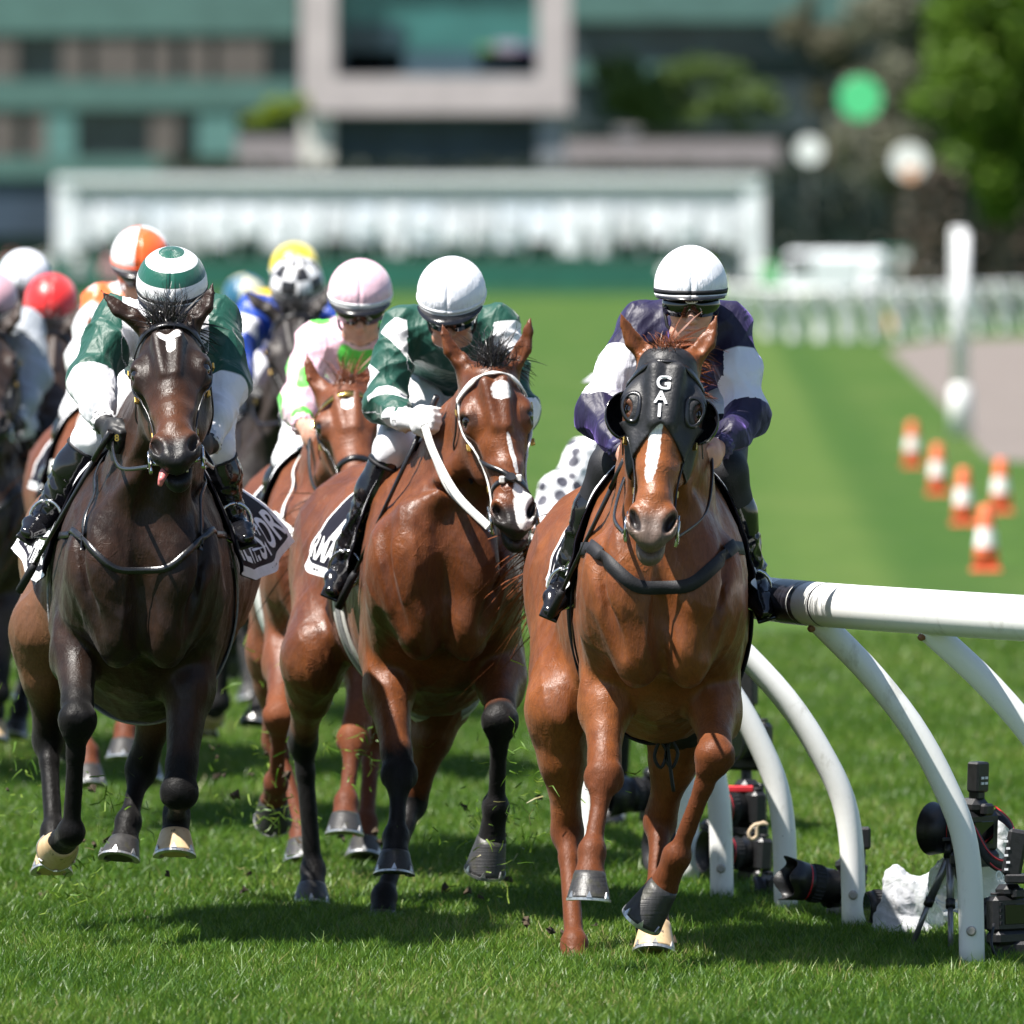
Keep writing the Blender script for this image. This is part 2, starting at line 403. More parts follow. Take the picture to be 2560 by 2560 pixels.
def silk(name, body, kind='plain', c2=(.8, .8, .8), c3=None, rough=.36, sheen=None, par=(.35, 1.0)):
    """jockey silks: pattern along the sleeve (arm attribute) or over the body"""
    g = G(name); o = g.co(); t = g.attr('arm'); a = g.attr('ang')
    def step(v, e, w_=.012): return g.ss(v, e - w_, e + w_)
    c = body
    if kind == 'band':      # sleeve: body / c2 band / body
        f = g.ma('MULTIPLY', step(t, par[0]), g.ma('SUBTRACT', 1.0, step(t, par[1]))); c = g.mix(f, body, c2)
    elif kind == 'sleeve':  # everything past par[0] is c2
        c = g.mix(step(t, par[0]), body, c2)
    elif kind == 'diamond':
        k = g.ma('MULTIPLY', t, .95); q = g.ma('MULTIPLY', a, 1.0)
        s1 = g.ma('LESS_THAN', g.ma('FRACT', g.ma('ADD', g.ma('ADD', k, q), 20.0)), .60); s2 = g.ma('LESS_THAN', g.ma('FRACT', g.ma('ADD', g.ma('SUBTRACT', k, q), 20.25)), .60)
        ch = g.ma('MULTIPLY', s1, s2); c = g.mix(g.ma('MULTIPLY', ch, g.ma('GREATER_THAN', t, .04)), body, c2)
    elif kind == 'spots':
        v = g.vor(g.scl(o, (par[0],) * 3), 1.0, rnd=.5); c = g.mix(g.ss(v, par[1] + .03, par[1]), body, c2)
    elif kind == 'yoke':    # coloured shoulders, rest body
        c = g.mix(g.ma('MULTIPLY', g.ss(g.noise(o, 5, 1), .45, .5), g.ma('LESS_THAN', t, .3)), body, c2)
    if c3 == 'yoke': c = g.mix(g.ma('MULTIPLY', step(t, -.75), g.ma('SUBTRACT', 1.0, step(t, -.25))), c, c2)
    elif c3 is not None: c = g.mix(step(t, 1.86), c, c3)
    f1 = g.noise(g.scl(o, (13, 13, 8)), 1.0, 1.5, .5, 1.0); f2 = g.noise(g.scl(o, (40, 40, 24)), 1.0, 2, .5, .6)
    f3 = g.noise(g.scl(o, (95, 95, 50)), 1.0, 3, .6, 1.2); nb = g.bump(f1, .42, .04); nb = g.bump(f2, .30, .010, nb); nb = g.bump(f3, .10, .004, nb)
    kw = dict(Sheen_Weight=.25, Sheen_Roughness=.4)
    if sheen: kw['Sheen_Tint'] = (*sheen, 1); kw['Sheen_Weight'] = .40
    return g.out(c, rough, .4, nb, **kw)

def cap_mat(name, kind, c1, c2=(.8, .8, .8), c3=None):
    """cap cover: pattern by longitude / latitude stored on the cap"""
    g = G(name); cp_v = g.attr('cp', True); cp = g.xyz(cp_v); lon, lat = cp[0], cp[1]; c = c1
    if kind == 'hoops':
        b1 = g.ma('MULTIPLY', g.ma('GREATER_THAN', lat, .20), g.ma('LESS_THAN', lat, .47)); c = g.mix(g.ma('MAXIMUM', b1, g.ma('GREATER_THAN', lat, .76)), c1, c2)
    elif kind == 'check':
        k = g.ma('ADD', g.ma('FLOOR', g.ma('MULTIPLY', lon, 10)), g.ma('FLOOR', g.ma('MULTIPLY', lat, 3.0)))
        c = g.mix(g.ma('GREATER_THAN', g.ma('FRACT', g.ma('MULTIPLY', k, .5)), .25), c1, c2)
    elif kind == 'quarter':
        c = g.mix(g.ma('GREATER_THAN', g.ma('FRACT', g.ma('ADD', g.ma('MULTIPLY', lon, 2.0), .56)), .5), c1, c2)
    o = g.co(); nb = g.bump(g.noise(g.scl(o, (30, 30, 12)), 1.0, 3, .5, 1.0), .3, .012)
    fold = g.noise(g.scl(cp_v, (70, 5, 1)), 1.0, 2, .5, .4); nb = g.bump(g.ma('MULTIPLY', fold, g.ma('ADD', g.ss(lat, .30, .0), g.ss(lat, .62, .9))), .55, .010, nb)
    seam = g.ss(g.ma('ABSOLUTE', g.ma('SUBTRACT', g.ma('FRACT', g.ma('MULTIPLY', lon, 6.0)), .5)), .03, .0); nb = g.bump(seam, -.12, .002, nb)
    return g.out(c, .33, .5, nb, Sheen_Weight=.2)

def white_paint(name, col=(.76, .76, .74)):
    g = G(name); o = g.co(); d = g.ma('MULTIPLY', g.ss(g.noise(g.scl(o, (9, 9, 5)), 1.2, 6, .7), .55, .72), .65)
    sp = g.ss(g.vor(o, 38), .10, .05); sp = g.ma('MULTIPLY', sp, g.ss(g.noise(o, 6, 2), .55, .7))
    c = g.mix(d, col, (.46, .45, .40)); c = g.mix(g.ma('MULTIPLY', sp, .8), c, (.16, .15, .13))
    return g.out(c, .36, .45, g.bump(g.noise(o, 60, 3), .08, .003))

M = {}
def mats():
    M['black_leather'] = plain('black_leather', (.012, .012, .014), .28, .3, 20, .6, .25, 70)
    M['boot_leather'] = plain('boot_leather', (.008, .008, .010), .13, .3, 12, .7, .35, 16)
    M['black_cloth'] = plain('black_cloth', (.014, .014, .017), .6, .3, 20, .35, .3, 200)
    M['white_strap'] = plain('white_strap', (.74, .73, .70), .4, .1, 30, .5, .15, 90)
    M['grey_web'] = plain('grey_webbing', (.28, .28, .29), .6, .2, 90, .3, .4, 300)
    M['white_cloth'] = plain('white_cloth', (.78, .78, .80), .55, .06, 20, .3, .3, 40)
    M['breeches'] = plain('white_breeches', (.76, .76, .79), .5, .05, 20, .35, .4, 24)
    M['lettering'] = plain('white_lettering', (.82, .82, .84), .6, .03)
    M['black_lettering'] = plain('black_lettering', (.01, .01, .012), .6, .03)
    M['eye'] = plain('horse_eye', (.006, .004, .003), .03, .2, 20, 1.0)
    M['steel'] = plain('bit_steel', (.62, .62, .62), .22, .1, 30, .5, metal=1.0)
    M['brass'] = plain('brass_buckle', (.62, .42, .12), .25, .1, 30, .5, metal=1.0)
    M['skin'] = plain('skin', (.56, .30, .22), .42, .12, 30, .4, .12, 120, Subsurface_Weight=.12)
    M['skin_tan'] = plain('tanned_skin', (.42, .20, .13), .42, .12, 30, .4, .12, 120, Subsurface_Weight=.1)
    M['lens'] = plain('dark_lens', (.004, .004, .005), .04, .1, 10, .9)
    M['helmet_black'] = plain('black_helmet_shell', (.010, .010, .012), .22, .3, 40, .6)
    M['glove_white'] = plain('white_glove', (.80, .80, .80), .55, .06, 30, .3, .3, 40)
    M['glove_black'] = plain('black_glove', (.012, .012, .013), .5, .2, 30, .4, .3, 40)
    M['rail'] = white_paint('white_rail_plastic')
    g = G('dark_hoof'); o = g.co(); st = g.noise(g.scl(o, (90, 90, 14)), 1, 3); rg = g.noise(g.scl(o, (6, 6, 160)), 1, 2)
    M['hoof'] = g.out(g.mix(g.ma('MULTIPLY', g.ss(g.noise(o, 24, 4), .52, .66), .5), g.mix(st, (.014, .014, .015), (.045, .043, .042)), (.04, .038, .018)), .46, .5, g.bump(g.ma('ADD', st, rg), .35, .004))
    g = G('pale_hoof'); o = g.co(); st = g.noise(g.scl(o, (60, 60, 10)), 1, 3)
    c = g.mix(st, (.44, .29, .15), (.62, .47, .28)); c = g.mix(g.ss(g.noise(g.scl(o, (40, 40, 16)), 1, 4), .62, .70), c, (.05, .045, .04))
    M['pale_hoof'] = g.out(c, .45, .45, g.bump(st, .25, .004))
    M['shoe'] = plain('aluminium_horseshoe', (.52, .52, .52), .35, .2, 60, .5, metal=.8)
    g = G('hair_black'); M['hair_black'] = g.out(g.mix(g.noise(g.scl(g.co(), (80, 80, 20)), 1, 3), (.006, .005, .005), (.022, .018, .017)), .35, .5)
    g = G('hair_chestnut'); M['hair_chestnut'] = g.out(g.mix(g.noise(g.scl(g.co(), (80, 80, 20)), 1, 3), (.09, .025, .009), (.24, .075, .028)), .4, .4)
    M['chestnut'] = coat('bright_chestnut_coat', (0.135, 0.0365, 0.0078), (0.222, 0.068, 0.0158), (0.114, 0.03192, 0.00912), (.7, 1.1), (0.1292, 0.0874, 0.0684), [(-.016, .48, .019, .22, -.02)], .29)
    M['bay'] = coat('bay_coat', (0.092, 0.0245, 0.0056), (0.165, 0.0480, 0.0120), (0.00532, 0.00456, 0.00494), (.72, .98), (0.0228, 0.01824, 0.01672), [(.014, .195, .030, .055, 0.), (.022, .56, .008, .12, .05), (.030, .86, .030, .15, -.05)], .29)
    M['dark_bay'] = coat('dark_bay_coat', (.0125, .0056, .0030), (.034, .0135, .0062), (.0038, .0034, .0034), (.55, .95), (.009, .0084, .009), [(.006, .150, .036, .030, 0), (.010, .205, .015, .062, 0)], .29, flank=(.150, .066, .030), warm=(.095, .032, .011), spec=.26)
    M['dull_chestnut'] = coat('red_chestnut_coat', (0.114, 0.0304, 0.00912), (0.1672, 0.04864, 0.0152), (0.1064, 0.02888, 0.01064), (.9, 1.5), (0.0988, 0.0456, 0.0304), [(.0, .22, .022, .045, 0)], .36)
    M['brown_coat'] = coat('brown_coat', (0.0266, 0.01292, 0.0076), (0.0418, 0.01976, 0.01064), (0.0076, 0.00684, 0.00684), (.55, .9), (0.00912, 0.00836, 0.00912), [], .34)
    M['grey_dark_coat'] = coat('smoky_dark_coat', (0.01672, 0.01216, 0.01064), (0.0304, 0.02128, 0.01672), (0.00912, 0.00836, 0.00912), (.55, .9), (0.00912, 0.00836, 0.00912), [], .36)
mats()
# ------------------------------------------------------------------ horses
def hoof(parent, co, sole, toe, mat, r=.058):
    co = np.asarray(co); d = nrm(sole - co); t = nrm(np.asarray(toe, float) - d * (np.asarray(toe, float) @ d)); s = np.cross(t, d)
    hgt = np.linalg.norm(sole - co); m = MB(); n = 22; rings = []
    prof = [(-.16, .80, .0), (.0, .88, .004), (.12, .90, .008), (.5, 1.02, .018), (.9, 1.14, .030), (1.0, 1.16, .033)]
    for (h, rr, fw) in prof:
        for k in range(n):
            a = 2 * math.pi * k / n; c, sn = math.cos(a), math.sin(a)
            rt = (1.06 if c > 0 else .86) * rr * r; rs = rr * r * (1.0 - .06 * (c < -.6))
            hh = h - (.16 * h if c < 0 else 0) * (-c if c < 0 else 0)
            m.v.append(tuple(co + d * (hgt * hh) + t * (c * rt + fw) + s * (sn * rs)))
    R = len(prof)
    fs = [(i * n + k, (i + 1) * n + k, (i + 1) * n + (k + 1) % n, i * n + (k + 1) % n) for i in range(R - 1) for k in range(n)]
    for f in fs: m.f.append(f); m.m.append(0); m.sm.append(True)
    m.f.append(tuple(range(n))); m.m.append(0); m.sm.append(False)
    m.f.append(tuple((R - 1) * n + k for k in reversed(range(n)))); m.m.append(0); m.sm.append(False)
    ho = m.build('hoof', mat, parent)
    q = MB(); K = 26; ang = np.linspace(-2.35, 2.35, K)
    for a in ang:
        c, sn = math.cos(a), math.sin(a); rt = (1.06 if c > 0 else .86) * r * 1.19; rs = r * 1.19
        for (ff, hh) in ((1.0, 1.0), (1.0, 1.10), (.72, 1.10), (.72, 1.0)):
            q.v.append(tuple(co + d * (hgt * (hh - (.16 * -c if c < 0 else 0))) + t * (c * rt * ff + .033) + s * (sn * rs * ff)))
    for i in range(K - 1):
        for k in range(4): q.f.append((i * 4 + k, i * 4 + (k + 1) % 4, (i + 1) * 4 + (k + 1) % 4, (i + 1) * 4 + k)); q.m.append(0); q.sm.append(False)
    for fc in ((0, 1, 2, 3), tuple(4 * (K - 1) + k for k in (3, 2, 1, 0))): q.f.append(fc); q.m.append(0); q.sm.append(False)
    # toe and quarter clips
    for a in (0.0, .95, -.95):
        c, sn = math.cos(a), math.sin(a); b = co + d * hgt * .99 + t * (c * r * 1.27 + .033) + s * (sn * r * 1.19)
        o = t * c + s * sn; wv = nrm(np.cross(o, d)); up = -d * .020 - o * .003
        q.add([b - wv * .009 + o * .001, b + wv * .009 + o * .001, b + up + o * .001, b - wv * .009 - o * .004, b + wv * .009 - o * .004, b + up - o * .004],
              [(0, 1, 2), (0, 3, 4, 1), (1, 4, 5, 2), (2, 5, 3, 0)])
    q.build('horseshoe', M['shoe'], ho)

def strands(name, roots, dirs, mat, parent, length=(.1, .2), wid=.0035, gravity=.5, spread=.3, seg=5, seed=1, curl=.10):
    r = np.random.default_rng(seed); n = len(roots); L = r.uniform(length[0], length[1], n)
    D = np.asarray(dirs, float) + r.normal(size=(n, 3)) * spread; D /= np.linalg.norm(D, axis=1)[:, None]
    P = np.asarray(roots, float).copy(); rows = []
    sd = np.cross(D, r.normal(size=(n, 3))); sd /= np.linalg.norm(sd, axis=1)[:, None]
    for i in range(seg + 1):
        t = i / seg; wv = wid * (1 - t) ** .6 * r.uniform(.8, 1.2, n) + .0003
        rows.append(np.stack([P - sd * wv[:, None], P + sd * wv[:, None]], 1))
        P = P + D * (L / seg)[:, None]; D = D + np.array([0, 0, -gravity / seg]) + r.normal(size=(n, 3)) * curl; D /= np.linalg.norm(D, axis=1)[:, None]
    Vv = np.stack(rows, 1).reshape(-1, 3); S2 = (seg + 1) * 2; Q = []
    base = np.arange(n)[:, None] * S2
    Q = np.concatenate([base + np.array([[2 * i, 2 * i + 1, 2 * i + 3, 2 * i + 2]]) for i in range(seg)])
    return mesh_np(name, Vv, Q, mat, parent)

def horse(J, label, group, coatm, hair, h=.0085, hoofm=None, tack='black'):
    Y0 = J['Y0']; W = lambda p: at(p[0], p[1], Y0 + p[2])
    def T(p): q = at(p[0], 1500, Y0 + p[2]); q[2] = p[1]; return q
    sq = lambda y: y if y < .4 else .4 + (y - .4) * .86
    tr = [(T((p[0], p[1], sq(p[2]))), p[3], p[4]) for p in J['trunk']]; X = V3(1, 0, 0)
    root = empty('racehorse', (tr[2][0][0], tr[2][0][1], 0), label, 'horse', group)
    S = SDF(); HD = SDF()
    # trunk
    for i in range(len(tr) - 1):
        (a, wa, ha), (b, wb, hb) = tr[i], tr[i + 1]
        S.tube(a, b, X, (wa, ha), (wb, hb), .10, capf=.45 if i == 0 else .8)
    c0, c1, c2 = tr[0][0], tr[1][0], tr[2][0]
    axis = nrm(tr[4][0] - tr[1][0]); lat = nrm(np.cross(axis, (0, 0, 1))); lat = lat if lat[0] > 0 else -lat
    up = V3(0, 0, 1)
    S.tube(c1 + up * (tr[1][2] - .05) + axis * .10, c2 + up * (tr[2][2] - .10) + axis * .15, lat, (.05, .07), (.05, .06), .10)     # withers
    for sg in (-1, 1):
        S.ell(c0 + lat * sg * .105 + V3(0, -.05, -.02), (.112, .115, .21), None, .05)                       # pectorals
        S.ell(c0 + lat * sg * .078 + V3(0, -.045, -.19), (.080, .105, .13), None, .04)
        S.ell(c0 + lat * sg * .185 + V3(0, .02, .00), (.07, .10, .15), None, .04)                         # point of shoulder                       # lower pectorals
        S.tube(c0 + lat * sg * .165 + V3(0, .06, -.10), c1 + lat * sg * .14 + up * .30 + axis * .15, lat, (.075, .10), (.05, .09), .06)   # shoulder blade
        S.ell(c1 + lat * sg * .175 + axis * .08 - up * .12, (.075, .14, .16), None, .05)                   # triceps
        S.cone(c0 + lat * sg * .20 + V3(0, -.07, .16), c0 + lat * sg * .145 + V3(0, -.135, -.20), .010, .012, .045, 1)  # groove
        hp = tr[5][0]
        S.ell(hp + lat * sg * (tr[5][1] - .12) - up * .06, (.13, .24, .24), None, .08)                     # haunch
    S.cone(c0 + V3(0, -.185, .08), c0 + V3(0, -.15, -.28), .018, .026, .045, 1)                            # breast furrow
    # head frame
    po, no = W(J['poll']), W(J['nose']); L = np.linalg.norm(no - po); ax = nrm(no - po); hs = J.get('hs', 1.0)
    yw = math.radians(J.get('yaw', 0)); f = V3(math.sin(yw), -math.cos(yw), 0); f = nrm(f - ax * (f @ ax)); sd = np.cross(f, ax)
    q = L / .64
    def H(t, u, w): return po + ax * (t * L) + sd * (u * hs) - f * (w * q)
    A3 = np.array([sd, ax, f])
    st = [(.03, .078, .095), (.18, .098, .118), (.33, .100, .130), (.48, .076, .112), (.63, .057, .085), (.77, .050, .068), (.90, .052, .060), (.965, .037, .050)]
    for B in (S, HD):
        for (t0, w0, d0), (t1, w1, d1) in zip(st[:-1], st[1:]):
            B.tube(H(t0, 0, d0), H(t1, 0, d1), sd, (w0 * hs, d0 * q), (w1 * hs, d1 * q), .025, capf=.6)
        for sg in (-1, 1):
            B.ell(H(.285, sg * .088, .062), (.034, .060 * q, .042), A3, .03)           # brow
            B.cone(H(.36, sg * .092, .075), H(.60, sg * .055, .062), .020, .011, .03)  # cheek crest
            B.ell(H(.40, sg * .055, .19), (.042, .125 * q, .085), A3, .04)             # jowl
            B.ell(H(.56, sg * .094, .11), (.024, .10, .045), A3, .05, 1)               # hollow
            B.cone(H(.13, sg * .03, -.01), H(.40, sg * .02, -.008), .02, .012, .03)
    for sg in (-1, 1):
        S.ell(H(.885, sg * .047, .034), (.031, .058, .036), A3, .02)                   # nostril flare
        NR = np.array([nrm(sd + ax * sg * .42), nrm(ax - sd * sg * .42), f])
        S.ell(H(.900, sg * .052, .004), (.0145, .042, .040), NR, .010, 1)
        S.ell(H(.312, sg * .104, .050), (.018, .026, .022), A3, .010, 1)               # eye socket
        S.cone(H(.285, sg * .100, .028), H(.282, sg * .100, .085), .010, .008, .008); S.cone(H(.345, sg * .098, .035), H(.340, sg * .098, .08), .008, .007, .008)
    S.ell(H(.968, 0, .040), (.040 * hs, .040, .043), A3, .025); S.ell(H(.985, 0, .108), (.037, .040, .042), A3, .02)
    S.ell(H(.95, 0, .115), (.040, .07, .035), A3, .03)
    S.ell(H(1.0, 0, .083), (.075, .045, .006), A3, .012, 1)                            # mouth
    S.cone(H(.86, 0, -.008), H(.99, 0, .0), .006, .006, .03, 1)
    for i, k in enumerate(('earL', 'earR')):
        b, tip = W(J[k][0]), W(J[k][1]); e = nrm(tip - b); Le = np.linalg.norm(tip - b); es = nrm(np.cross(e, f) if len(J[k]) < 3 else np.cross(e, V3(*J[k][2]))); ef = np.cross(es, e)
        if ef[1] > 0: ef = -ef
        bow = es * (.012 if i == 0 else -.012)
        b0 = b - e * .045 - ef * .01; m1 = b + e * Le * .40 - bow; m2 = b + e * Le * .75 - bow * .6
        S.tube(b0, b + e * Le * .10, es, (.030, .030), (.028, .026), .03); S.tube(b + e * Le * .10, m1, es, (.028, .024), (.030, .017), .012)
        S.tube(m1, m2, es, (.030, .017), (.018, .011), .010); S.tube(m2, tip, es, (.018, .011), (.005, .005), .008)
        S.cone(b + e * Le * .22 + ef * .026, b + e * Le * .80 - bow * .6 + ef * .013, .020, .007, .008, 1)
    # neck
    n0 = H(.10, 0, .155); nb = T(J['neck']); nm = lerp(n0, nb, .5) + V3(0, .03, .02); nf = nb - axis * .18 - up * .16
    S.tube(n0, nm, sd, (.080, .125), (.125, .18), .06); S.tube(nm, nb, lat, (.125, .18), (.185, .28), .08); S.tube(nm - up * .10, c0 + V3(0, .02, .10), lat, (.115, .12), (.15, .13), .09)
    for sg in (-1, 1):
        S.cone(H(.34, sg * .055, .24), c0 + lat * sg * .075 + V3(0, -.06, .16), .038, .055, .06)
        S.cone(H(.50, sg * .115, .32), c0 + lat * sg * .17 + V3(0, -.03, .24), .010, .010, .05, 1)
    # legs
    chains = []; hoofs = []
    for key, sg in (('foreL', -1), ('foreR', 1)):
        el, kn, fe, co = (W(p) for p in J[key][:4]); g = J[key][4]; so_ = W(g[0]); hoofs.append((co, so_, g[1], g[2]))
        dn = nrm(kn - el); cn = nrm(fe - kn); bulge = lerp(el, kn, .32)
        S.tube(c0 + lat * sg * .155 + V3(0, .08, -.12), el, lat, (.085, .12), (.072, .10), .06)
        S.tube(el, bulge, lat, (.074, .105), (.073, .092), .04); S.tube(bulge, lerp(el, kn, .82), lat, (.073, .092), (.047, .052), .04); S.tube(lerp(el, kn, .82), kn, lat, (.047, .052), (.052, .050), .03)
        S.ell(el + V3(0, .05, .02) + lat * sg * .01, (.045, .07, .07), None, .05)
        S.ell(lerp(el, kn, .22) + lat * sg * .045 + V3(0, -.02, 0), (.035, .05, .10), None, .03)
        bk = nrm(np.cross(lat, cn)); bk = bk if bk[1] > 0 else -bk
        S.ell(kn, (.053, .046, .062), None, .02); S.ell(kn - bk * .030 + lat * .024 - cn * .018, (.023, .020, .024), None, .010); S.ell(kn - bk * .030 - lat * .022 - cn * .014, (.022, .020, .026), None, .010); S.ell(kn - bk * .030 + cn * .024, (.036, .018, .016), None, .010)
        S.ell(kn + lat * .046, (.016, .03, .035), None, .012); S.ell(kn - lat * .046, (.016, .03, .035), None, .012)
        S.ell(kn + cn * .045 - bk * .02, (.044, .02, .014), None, .014); S.ell(kn + bk * .045, (.03, .03, .045), None, .025)
        S.tube(kn, lerp(kn, fe, .3), lat, (.046, .044), (.029, .030), .025); S.tube(lerp(kn, fe, .3), fe, lat, (.029, .028), (.030, .030), .02)
        S.tube(kn + bk * .035, fe + bk * .028, lat, (.018, .016), (.020, .018), .018)
        S.ell(fe, (.043, .043, .045), None, .022); S.ell(fe + bk * .028 - lat * .018, (.024, .024, .03), None, .018); S.ell(fe + bk * .028 + lat * .018, (.024, .024, .03), None, .018)
        S.tube(fe, co, lat, (.037, .036), (.046, .046), .02); S.ell(lerp(co, so_, .05), (.052, .052, .026), None, .012)
        for sl in (-1, 1): S.cone(lerp(kn, fe, .14) + bk * .014 + lat * sl * .033, lerp(kn, fe, .88) + bk * .012 + lat * sl * .034, .007, .006, .012, 1)
        chains.append([el, kn, fe, co])
    for key, sg in (('hindL', -1), ('hindR', 1)):
        hp, sti, hk, fe, co = (W((p[0], p[1], sq(p[2]) if i_ < 3 else p[2])) for i_, p in enumerate(J[key][:5])); g = J[key][5]; so_ = W(g[0]); hoofs.append((co, so_, g[1], g[2]))
        S.tube(hp, sti, lat, (.14, .22), (.105, .15), .08); S.tube(sti, lerp(sti, hk, .4), lat, (.098, .135), (.072, .10), .05); S.tube(lerp(sti, hk, .4), lerp(sti, hk, .85), lat, (.072, .10), (.042, .060), .04)
        S.tube(lerp(sti, hk, .85), hk, lat, (.042, .060), (.045, .056), .03)
        cn = nrm(fe - hk); gk = nrm(hk - sti); bk = nrm(gk - cn * (gk @ cn)) if np.linalg.norm(gk - cn * (gk @ cn)) > .1 else V3(0, 1, 0)
        S.ell(hk, (.048, .058, .062), None, .025); S.cone(hk + bk * .045 - cn * .045, hk + bk * .03, .028, .030, .03); S.tube(lerp(sti, hk, .5) + bk * .07, hk + bk * .045 - cn * .045, lat, (.02, .02), (.018, .02), .03)
        S.tube(hk, lerp(hk, fe, .25), lat, (.043, .05), (.031, .036), .025); S.tube(lerp(hk, fe, .25), fe, lat, (.031, .033), (.031, .032), .02); S.tube(hk + bk * .04, fe + bk * .028, lat, (.019, .018), (.02, .018), .018)
        S.ell(fe, (.043, .044, .045), None, .022); S.ell(fe + bk * .028, (.036, .024, .03), None, .018); S.tube(fe, co, lat, (.037, .036), (.046, .046), .02); S.ell(lerp(co, so_, .05), (.052, .052, .026), None, .012)
        chains.append([sti, hk, fe, co])
    Vt, Q = S.surface(h)
    leg = np.full(len(Vt), -1.0)
    for ch in chains:
        t, d = chain_t(Vt, ch, [.10, .12, .12, .12]); leg = np.maximum(leg, t)
    r = Vt - po; t_ = r @ ax / L; u_ = r @ sd; w_ = -(r @ f); ok = (t_ > -.12) & (t_ < 1.2) & (np.abs(u_) < .17 * hs) & (w_ < .26) & (w_ > -.1)
    hd = np.stack([np.where(ok, u_, 9), np.where(ok, t_, -1), w_], 1)
    msk = np.clip(1 - (t_ < 1.25) * (np.abs(u_) < .2) * (w_ < .25) * (t_ > -.15), 0, 1) * np.clip(1 - (leg - .25) / .4, .12, 1)
    V2 = ripple(Vt * np.array([1, 1, .55]), Q, .0042, 14, 17) - Vt * np.array([1, 1, .55]); V2[:, 2] *= 1.0; V3_ = ripple(Vt * np.array([1, 1, .4]), Q, .0012, 42, 29) - Vt * np.array([1, 1, .4]); Vt = Vt + (V2 + V3_) * msk[:, None]
    body = mesh_np('body', Vt, Q, coatm, root, attrs={'leg': leg, 'hd': hd})
    for (co, so_, toe, mk) in hoofs: hoof(root, co, so_, toe, M[mk])
    for sg in (-1, 1):
        e = MB(); c = H(.312, sg * .089, .052); n = 12; rg = []
        for i in range(n + 1):
            th = math.pi * i / n
            for k in range(16):
                a = 2 * math.pi * k / 16; p = c + .0255 * (math.sin(th) * (math.cos(a) * sd + math.sin(a) * f) + math.cos(th) * ax); e.v.append(tuple(p))
        for i in range(n):
            for k in range(16): e.f.append((i * 16 + k, i * 16 + (k + 1) % 16, (i + 1) * 16 + (k + 1) % 16, (i + 1) * 16 + k)); e.m.append(0); e.sm.append(True)
        e.build('eye', M['eye'], root)
    # mane, forelock, tail
    rr = np.random.default_rng(3)
    k = rr.uniform(0, 1, 420); crest = np.array([lerp(lerp(n0 + up * .10, nm + up * .16, min(1, 2 * x)), nb + up * .24, max(0, 2 * x - 1)) for x in k])
    sidev = J.get('mane', 1); dirs = np.tile(V3(.8 * sidev, .3, .15), (len(k), 1)); P, _ = S.project(crest, -.004, 8)
    strands('mane', P, dirs, M[hair], root, (.10, .20), .004, .9, .25, 5, 11)
    n = J.get('flock', 200); kx = rr.normal(size=n) * .022; P, _ = S.project(np.array([H(-.01 + .05 * abs(b), a, .045 - .1 * abs(b)) for a, b in zip(kx, rr.normal(size=n) * .35)]), -.003)
    fd = J.get('fdir', (.0, .45, 1.0)); strands('forelock', P, np.tile(V3(*fd), (n, 1)), M[hair], root, J.get('flen', (.06, .16)), .0013, J.get('fgrav', .8), .34, 7, 12, .26)
    tb = tr[-1][0] + up * (tr[-1][2] * .75) + axis * (tr[-1][1] * .7); n = 260
    td = J.get('tail', (-.25, .8, -.05)); P = tb + rr.normal(size=(n, 3)) * .02
    strands('tail', P, np.tile(V3(*td), (n, 1)), M[hair], root, (.5, .85), .003, 1.1, .13, 9, 13)
    return dict(root=root, S=S, HD=HD, H=H, ax=ax, sd=sd, f=f, tr=tr, lat=lat, axis=axis, po=po, L=L, W=W, c0=c0, hs=hs, J=J, T=T)

def trunk_pt(R, q, phi, rs=1.06):
    i = min(int(q), len(R['tr']) - 2); t = q - i; (a, wa, ha), (b, wb, hb) = R['tr'][i], R['tr'][i + 1]
    c = lerp(a, b, t); return c + R['lat'] * (math.sin(phi) * lerp(wa, wb, t) * rs) + V3(0, 0, math.cos(phi) * lerp(ha, hb, t) * rs)

